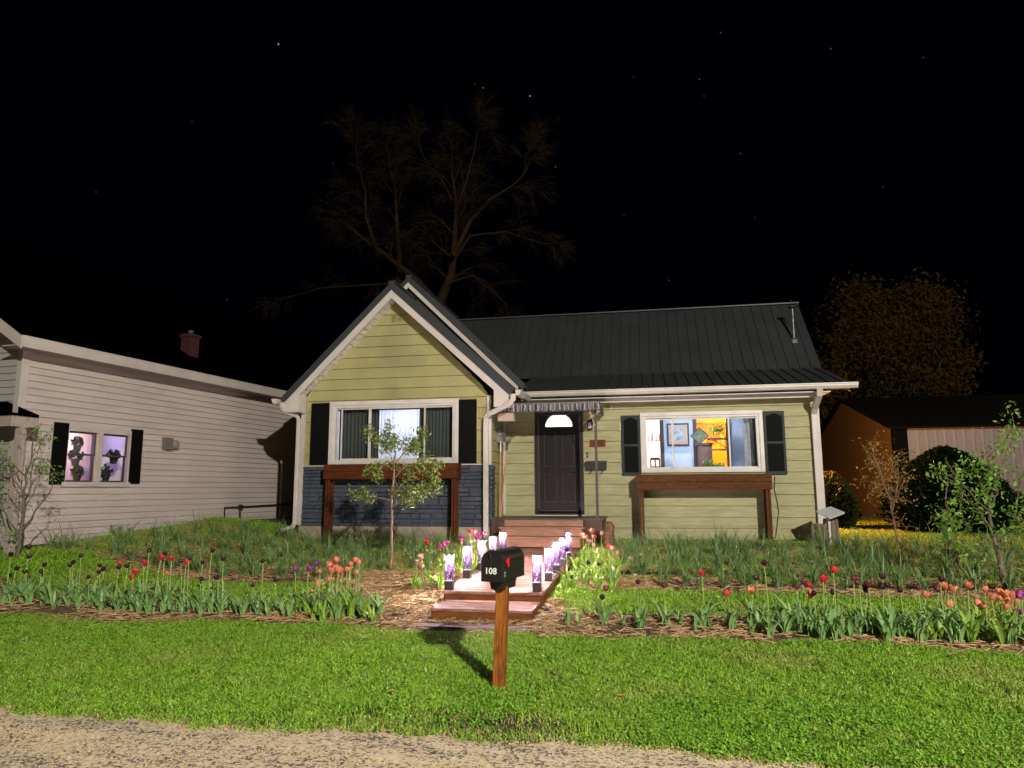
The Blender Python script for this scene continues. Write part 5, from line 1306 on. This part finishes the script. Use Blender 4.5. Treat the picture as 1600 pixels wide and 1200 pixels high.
# ------------------------------------------------------------------ tulips
FC = {'dark': (('near-black purple', (.035,.006,.022), (.07,.012,.04))), 'red': ('bright red', (.62,.02,.03), (.75,.06,.10)), 'salmon': ('salmon orange', (.75,.20,.12), (.85,.38,.26)),
      'purple': ('violet purple', (.28,.03,.24), (.38,.06,.32)), 'magenta': ('magenta', (.50,.03,.24), (.62,.08,.35)), 'pink': ('pale pink', (.75,.26,.26), (.82,.42,.40)),
      'maroon': ('maroon', (.13,.012,.03), (.26,.05,.08)), 'white': ('creamy white', (.75,.70,.55), (.8,.78,.65))}
fmat = {k: mat('petal_'+k, v[1], v[2], 30, .5, translucent=.2) for k, v in FC.items()}
def flower_mesh(open_, seed):
    random.seed(seed); mb = MB()
    for k in range(6):
        a = k*pi/3+(.1 if k % 2 else 0); d = Vector((cos(a), sin(a), 0)); s = Vector((-d.y, d.x, 0)); o = len(mb.v); inner = .9 if k % 2 else 1
        prof = [(.004, 0, .006), (.020, .012, .017), (.026+.004*open_, .030, .020), (.023+.018*open_, .046, .014), (.017+.030*open_, .058, .003)]
        for r_, z, w_ in prof:
            r_ *= inner
            for j in (-1, 0, 1): mb.v.append(tuple(d*(r_-abs(j)*.004)+s*w_*j+Vector((0, 0, z+random.gauss(0, .0012)))))
        for i in range(4):
            for j in range(2): q_ = o+i*3+j; mb.f.append((q_, q_+1, q_+4, q_+3))
    return mb
def leaves_mesh(n_, seed, big=1.0):
    random.seed(seed); mb = MB(); a0 = random.uniform(0, 6.28)
    for k in range(n_):
        ang = a0+k*2*pi/n_+random.gauss(0, .4); L_ = random.uniform(.19, .35)*big; w_ = random.uniform(.026, .050)*big; d = Vector((cos(ang), sin(ang), 0)); sd = Vector((-d.y, d.x, 0)); o = len(mb.v); out = random.uniform(.12, .85); dr = random.uniform(.02, .42); N_ = 7
        tw = random.uniform(-.5, .5)
        for i in range(N_+1):
            t_ = i/N_; p = d*(L_*out*t_*t_+.008)+Vector((0, 0, L_*(t_-dr*t_**3)-.01)); ww = w_*sin(pi*min(.985, .18+t_*.82))**.8
            s2 = sd*cos(tw*t_)+Vector((0, 0, 1))*sin(tw*t_)
            for j in (-1, 0, 1): mb.v.append(tuple(p+s2*ww*.5*j-d*(0 if j else .22*ww)))
        for i in range(N_):
            for j in range(2): q_ = o+i*3+j; mb.f.append((q_, q_+1, q_+4, q_+3))
    return mb
fl = {}
for k in FC:
    fl[k] = []
    for s in range(3):
        o = flower_mesh([.1, .5, 1.0][s] if k not in ('dark', 'maroon') else [.0, .15, .35][s], s).build('flower', fmat[k], smooth=True); fl[k].append(o.data); bpy.data.objects.remove(o)
lv = {}
for key, m in (('n', tulipleaf), ('b', tulipleaf2)):
    lv[key] = []
    for s in range(8):
        o = leaves_mesh(4+s % 4, 100+s, .95+.1*(s % 3)).build('leaves', m, smooth=True); lv[key].append(o.data); bpy.data.objects.remove(o)
mb = MB(); mb.tube([(0, 0, 0), (.006, .002, .4), (.0, .004, .75), (0, 0, 1)], [.0068, .0060, .0055, .0050], 6); o = mb.build('stem', mat('tulip_stem', (.34,.46,.12), (.26,.36,.09), 12, .5, translucent=.1)); stemd = o.data; bpy.data.objects.remove(o)
def rseg(px, where):
    if 'front row left' in where: return ', '+('by the left edge' if px < 85 else 'before the white house window' if px < 220 else 'before the grey meter' if px < 330 else 'before the bare wall corner' if px < 450 else 'below the stone wall')
    if 'front row right' in where: return ', '+('nearest the boardwalk' if px < 1060 else 'below the right window' if px < 1215 else 'before the satellite dish' if px < 1330 else 'before the thin orange-lit tree' if px < 1440 else 'before the right edge tree')
    return ''
def tulip(px, py, col, v_, where, bright='n'):
    p = AV(px, py, v_); gz = tz(p.x, v_); h_ = p.z-gz-.02
    if h_ < .06: return
    # long stems lean: shorten implausible ones by moving nearer
    T = thing('tulip', f'{FC[col][0]} tulip {where}{rseg(px, where)}'.replace(' the ', ' '), 'flower', (p.x+random.gauss(0, .015), v_+random.gauss(0, .02), gz), f'{FC[col][0]} tulips {where}')
    off = Vector((p.x, v_, 0))-Vector((T.location.x, T.location.y, 0))
    s = bpy.data.objects.new('stem', stemd); COL.objects.link(s); s.parent = T; q_ = off+Vector((0, 0, h_)); s.rotation_euler = q_.to_track_quat('Z', 'Y').to_euler(); s.scale = (1, 1, q_.length)
    f = bpy.data.objects.new('flower', random.choice(fl[col])); COL.objects.link(f); f.parent = T; f.location = q_; k = random.uniform(.85, 1.1)*(1.12 if col in ('salmon', 'red', 'magenta', 'purple') else .98); f.scale = (k, k, k); f.rotation_euler = (random.gauss(0, .22), random.gauss(0, .22), random.uniform(0, 6))
    l = bpy.data.objects.new('leaves', random.choice(lv[bright])); COL.objects.link(l); l.parent = T; l.rotation_euler.z = random.uniform(0, 6); k = random.uniform(.8, 1.15)*min(1.1, .75+h_*.7); l.scale = (k, k, k)
random.seed(5)
def many(s, col, v_, where, br='n', jit=.12):
    for x, y in s: tulip(x, y, col, v_+random.uniform(-jit, jit), where, br)
FL = 'in the front row left of the boardwalk'; FR = 'in the front row right of the boardwalk'
many([(25,889),(39,894),(17,867),(43,870),(44,856),(69,883),(64,894),(114,879),(110,884),(126,869),(138,902),(156,884),(162,890),(155,894),(185,887),(199,885),(233,861),(257,866),(283,877),(295,873),(317,879),(331,861),(349,874),(340,903),(317,905),(411,877),(430,907),(395,915)], 'dark', 7.6, FL)
many([(187,880),(209,894),(208,902),(225,881),(251,872),(268,874),(291,880)], 'red', 7.65, FL)
many([(461,890),(482,890),(495,882)], 'purple', 7.7, FL)
many([(514,884),(526,877),(517,894),(500,894),(529,892),(542,891),(547,882),(556,877),(561,880),(557,896),(515,906),(497,914),(485,926),(524,887),(535,895),(522,882),(548,887),(262,897)], 'salmon', 7.65, FL)
many([(185,830),(200,834),(176,831),(193,838),(188,827),(204,829)], 'purple', 11.3, 'far left beyond the leek-like rows', 'n', .2)
many([(168,840)], 'maroon', 11.2, 'far left beyond the leek-like rows')
LP = 'beside the left row of lanterns'; RP = 'beside the right row of lanterns'
many([(666,849),(735,832),(741,831)], 'red', 10.0, LP, 'b', .3)
many([(659,870),(651,878),(660,885)], 'pink', 9.0, LP, 'b')
many([(693,853),(698,850),(688,856),(722,840),(756,834),(745,841),(752,836),(720,846)], 'magenta', 10.4, LP, 'b', .3)
many([(911,837),(925,831),(940,834),(916,841)], 'salmon', 10.6, RP, 'b', .3)
many([(951,854),(929,840)], 'red', 10.2, RP, 'b')
many([(919,847),(934,860),(964,864),(957,857),(927,852)], 'pink', 10.1, RP, 'b', .2)
many([(888,890),(895,902),(885,860),(919,880),(935,882)], 'dark', 9.3, RP, 'b', .2)
many([(957,890)], 'white', 9.4, RP)
many([(947,921),(1037,916),(1245,918),(1254,910),(1334,904),(1343,910),(1357,915),(1434,919),(1466,922)], 'maroon', 7.6, FR)
many([(942,934),(996,910),(1194,881),(1182,904),(1272,927),(1302,926),(1352,917),(1352,923),(1379,902),(1380,918),(1387,916),(1407,923),(1469,906)], 'dark', 7.6, FR)
many([(1097,897),(1264,915),(1265,930),(1289,909),(1302,892),(1137,929),(1286,906)], 'red', 7.65, FR)
many([(1175,924),(1445,931),(1475,916),(1489,922),(1487,946),(1512,916),(1539,922),(1529,944),(1549,934),(1560,924),(1572,930),(1582,932),(1577,937),(1587,942),(1572,950),(1563,936),(1536,946),(1480,920)], 'salmon', 7.6, FR)
many([(1596,933),(1595,957),(1590,930)], 'purple', 7.5, FR)
# tulip plants without flowers fill the rows
random.seed(15)
fill = []
for x in range(4, 600, 7): fill.append((x+random.uniform(-4, 4), 7.5+random.uniform(-.18, .28), FL, 'n', 1.0 if x < 470 else 1.1))
for x in range(470, 598, 8): fill.append((x+random.uniform(-4, 4), 7.45+random.uniform(-.25, .3), FL, 'b', 1.15))
for x in (885, 905, 940, 947, 973, 995, 1000, 1032, 1040, 1085, 1093, 1105, 1137, 1140, 1062, 1168): fill.append((x+random.uniform(-3, 3), 7.5+random.uniform(-.15, .2), FR, 'n', .9))
for x in range(1178, 1606, 7): fill.append((x+random.uniform(-4, 4), 7.4+random.uniform(-.18, .28), FR, 'n' if x < 1420 else random.choice('nb'), 1.08))
for _ in range(26): fill.append((random.uniform(655, 745), random.uniform(8.9, 11.5), LP, 'b', .85))
for _ in range(34): fill.append((random.uniform(890, 965), random.uniform(9.0, 11.6), RP, 'b', .85))
for x, v_, wh, br, k0 in fill:
    y0 = 900; p = AV(x, y0, v_)
    if on_walk(np.array(p.x), np.array(v_)) and wh != RP: continue
    if -2.55 < p.x < -1.16: continue
    T = tag(bpy.data.objects.new('tulip_plant', random.choice(lv[br])), f'broad-leaved flowerless tulip plant {wh}{rseg(x, wh)}'.replace(' the ', ' '), 'plant', f'flowerless tulip plants {wh}'); COL.objects.link(T)
    T.location = (p.x, v_, tz(p.x, v_)); k = k0*random.uniform(.62, 1.12); T.scale = (k, k, k); T.rotation_euler.z = random.uniform(0, 6.28)

# ------------------------------------------------------------------ irrigation hoses, sticks and fallen petals
def hose(pts, r_, label, m=None):
    P = [AG(x, y)+Vector((0, 0, r_+.014)) for x, y in pts]; tag(MB().tube(P, r_, 7).build('drip_hose', m or hosem, smooth=True), label, 'hose')
hose([(980, 897), (1040, 898), (1080, 902), (1110, 908), (1170, 909), (1260, 905)], .009, 'black drip hose across the straw right of the boardwalk, before the leek-like rows')
hose([(945, 962), (1010, 964), (1080, 966), (1150, 968), (1230, 971), (1330, 974), (1410, 973)], .008, 'thin grey-black drip hose along the front tulip row on the right')
hose([(300, 873), (360, 876), (440, 880), (520, 882), (585, 881)], .008, 'black drip hose before the leek-like rows left of the boardwalk')
hose([(845, 945), (856, 955), (868, 964), (880, 969)], .014, 'short curved pipe end lying beside the lowest step', mat('dull_pink_pipe', (.22,.13,.12), (.12,.08,.07), 9, .6))
tag(MB().bar(AG(878, 968)+Vector((0,0,.03)), AG(886, 969)+Vector((0,0,.03)), .03).build('hose_fitting', mat('green_fitting', (.02,.10,.06), None), bevel=.004), 'green fitting at the end of the pipe beside the step', 'fitting')
hose([(603, 960), (615, 961), (630, 957), (642, 952)], .010, 'short pipe lying on the straw left of the lowest step', mat('dull_pink_pipe', (0,0,0)))
tag(MB().bar(AG(607, 960)+Vector((0,0,.03)), AG(613, 960)+Vector((0,0,.03)), .028).build('hose_fitting', mat('green_fitting', (0,0,0)), bevel=.004), 'green fitting on the short pipe left of the steps', 'fitting')
for (x, y, c, lb) in ((970, 1098, 'salmon', 'fallen salmon petal on the lawn right of the mailbox'), (1267, 1011, 'pink', 'pale fallen petal on the lawn below the right tulip row'), (1488, 1032, 'pink', 'fallen petal in the right lawn, left of a close pair'), (1505, 1029, 'pink', 'fallen petal in the right lawn, right of a close pair'), (1528, 1051, 'pink', 'fallen petal lowest in the right lawn'), (1535, 1012, 'pink', 'fallen petal highest in the right lawn'),
                     (612, 1090, 'pink', 'fallen petal on the lawn left of the mailbox post'), (502, 970, 'pink', 'fallen petal just below the salmon tulips'), (243, 1009, 'pink', 'fallen petal in the middle of the left lawn'), (276, 966, 'salmon', 'fallen petal in the upper left lawn')):
    p = AG(x, y)+Vector((0, 0, .045)); random.seed(x); mb = MB(); o = 0; a0 = random.uniform(0, 6)
    R1 = [(.0, -.022), (.012, -.008), (.012, .010), (0, .022), (-.012, .010), (-.012, -.008)]
    mb.add([(p.x, p.y, p.z-.006)]+[(p.x+x_*cos(a0)-y_*sin(a0), p.y+x_*sin(a0)+y_*cos(a0), p.z+.004+abs(x_)*.4) for x_, y_ in R1], [(0, i+1, (i+1) % 6+1) for i in range(6)])
    tag(mb.build('fallen_petal', fmat[c], smooth=True), lb, 'petal')
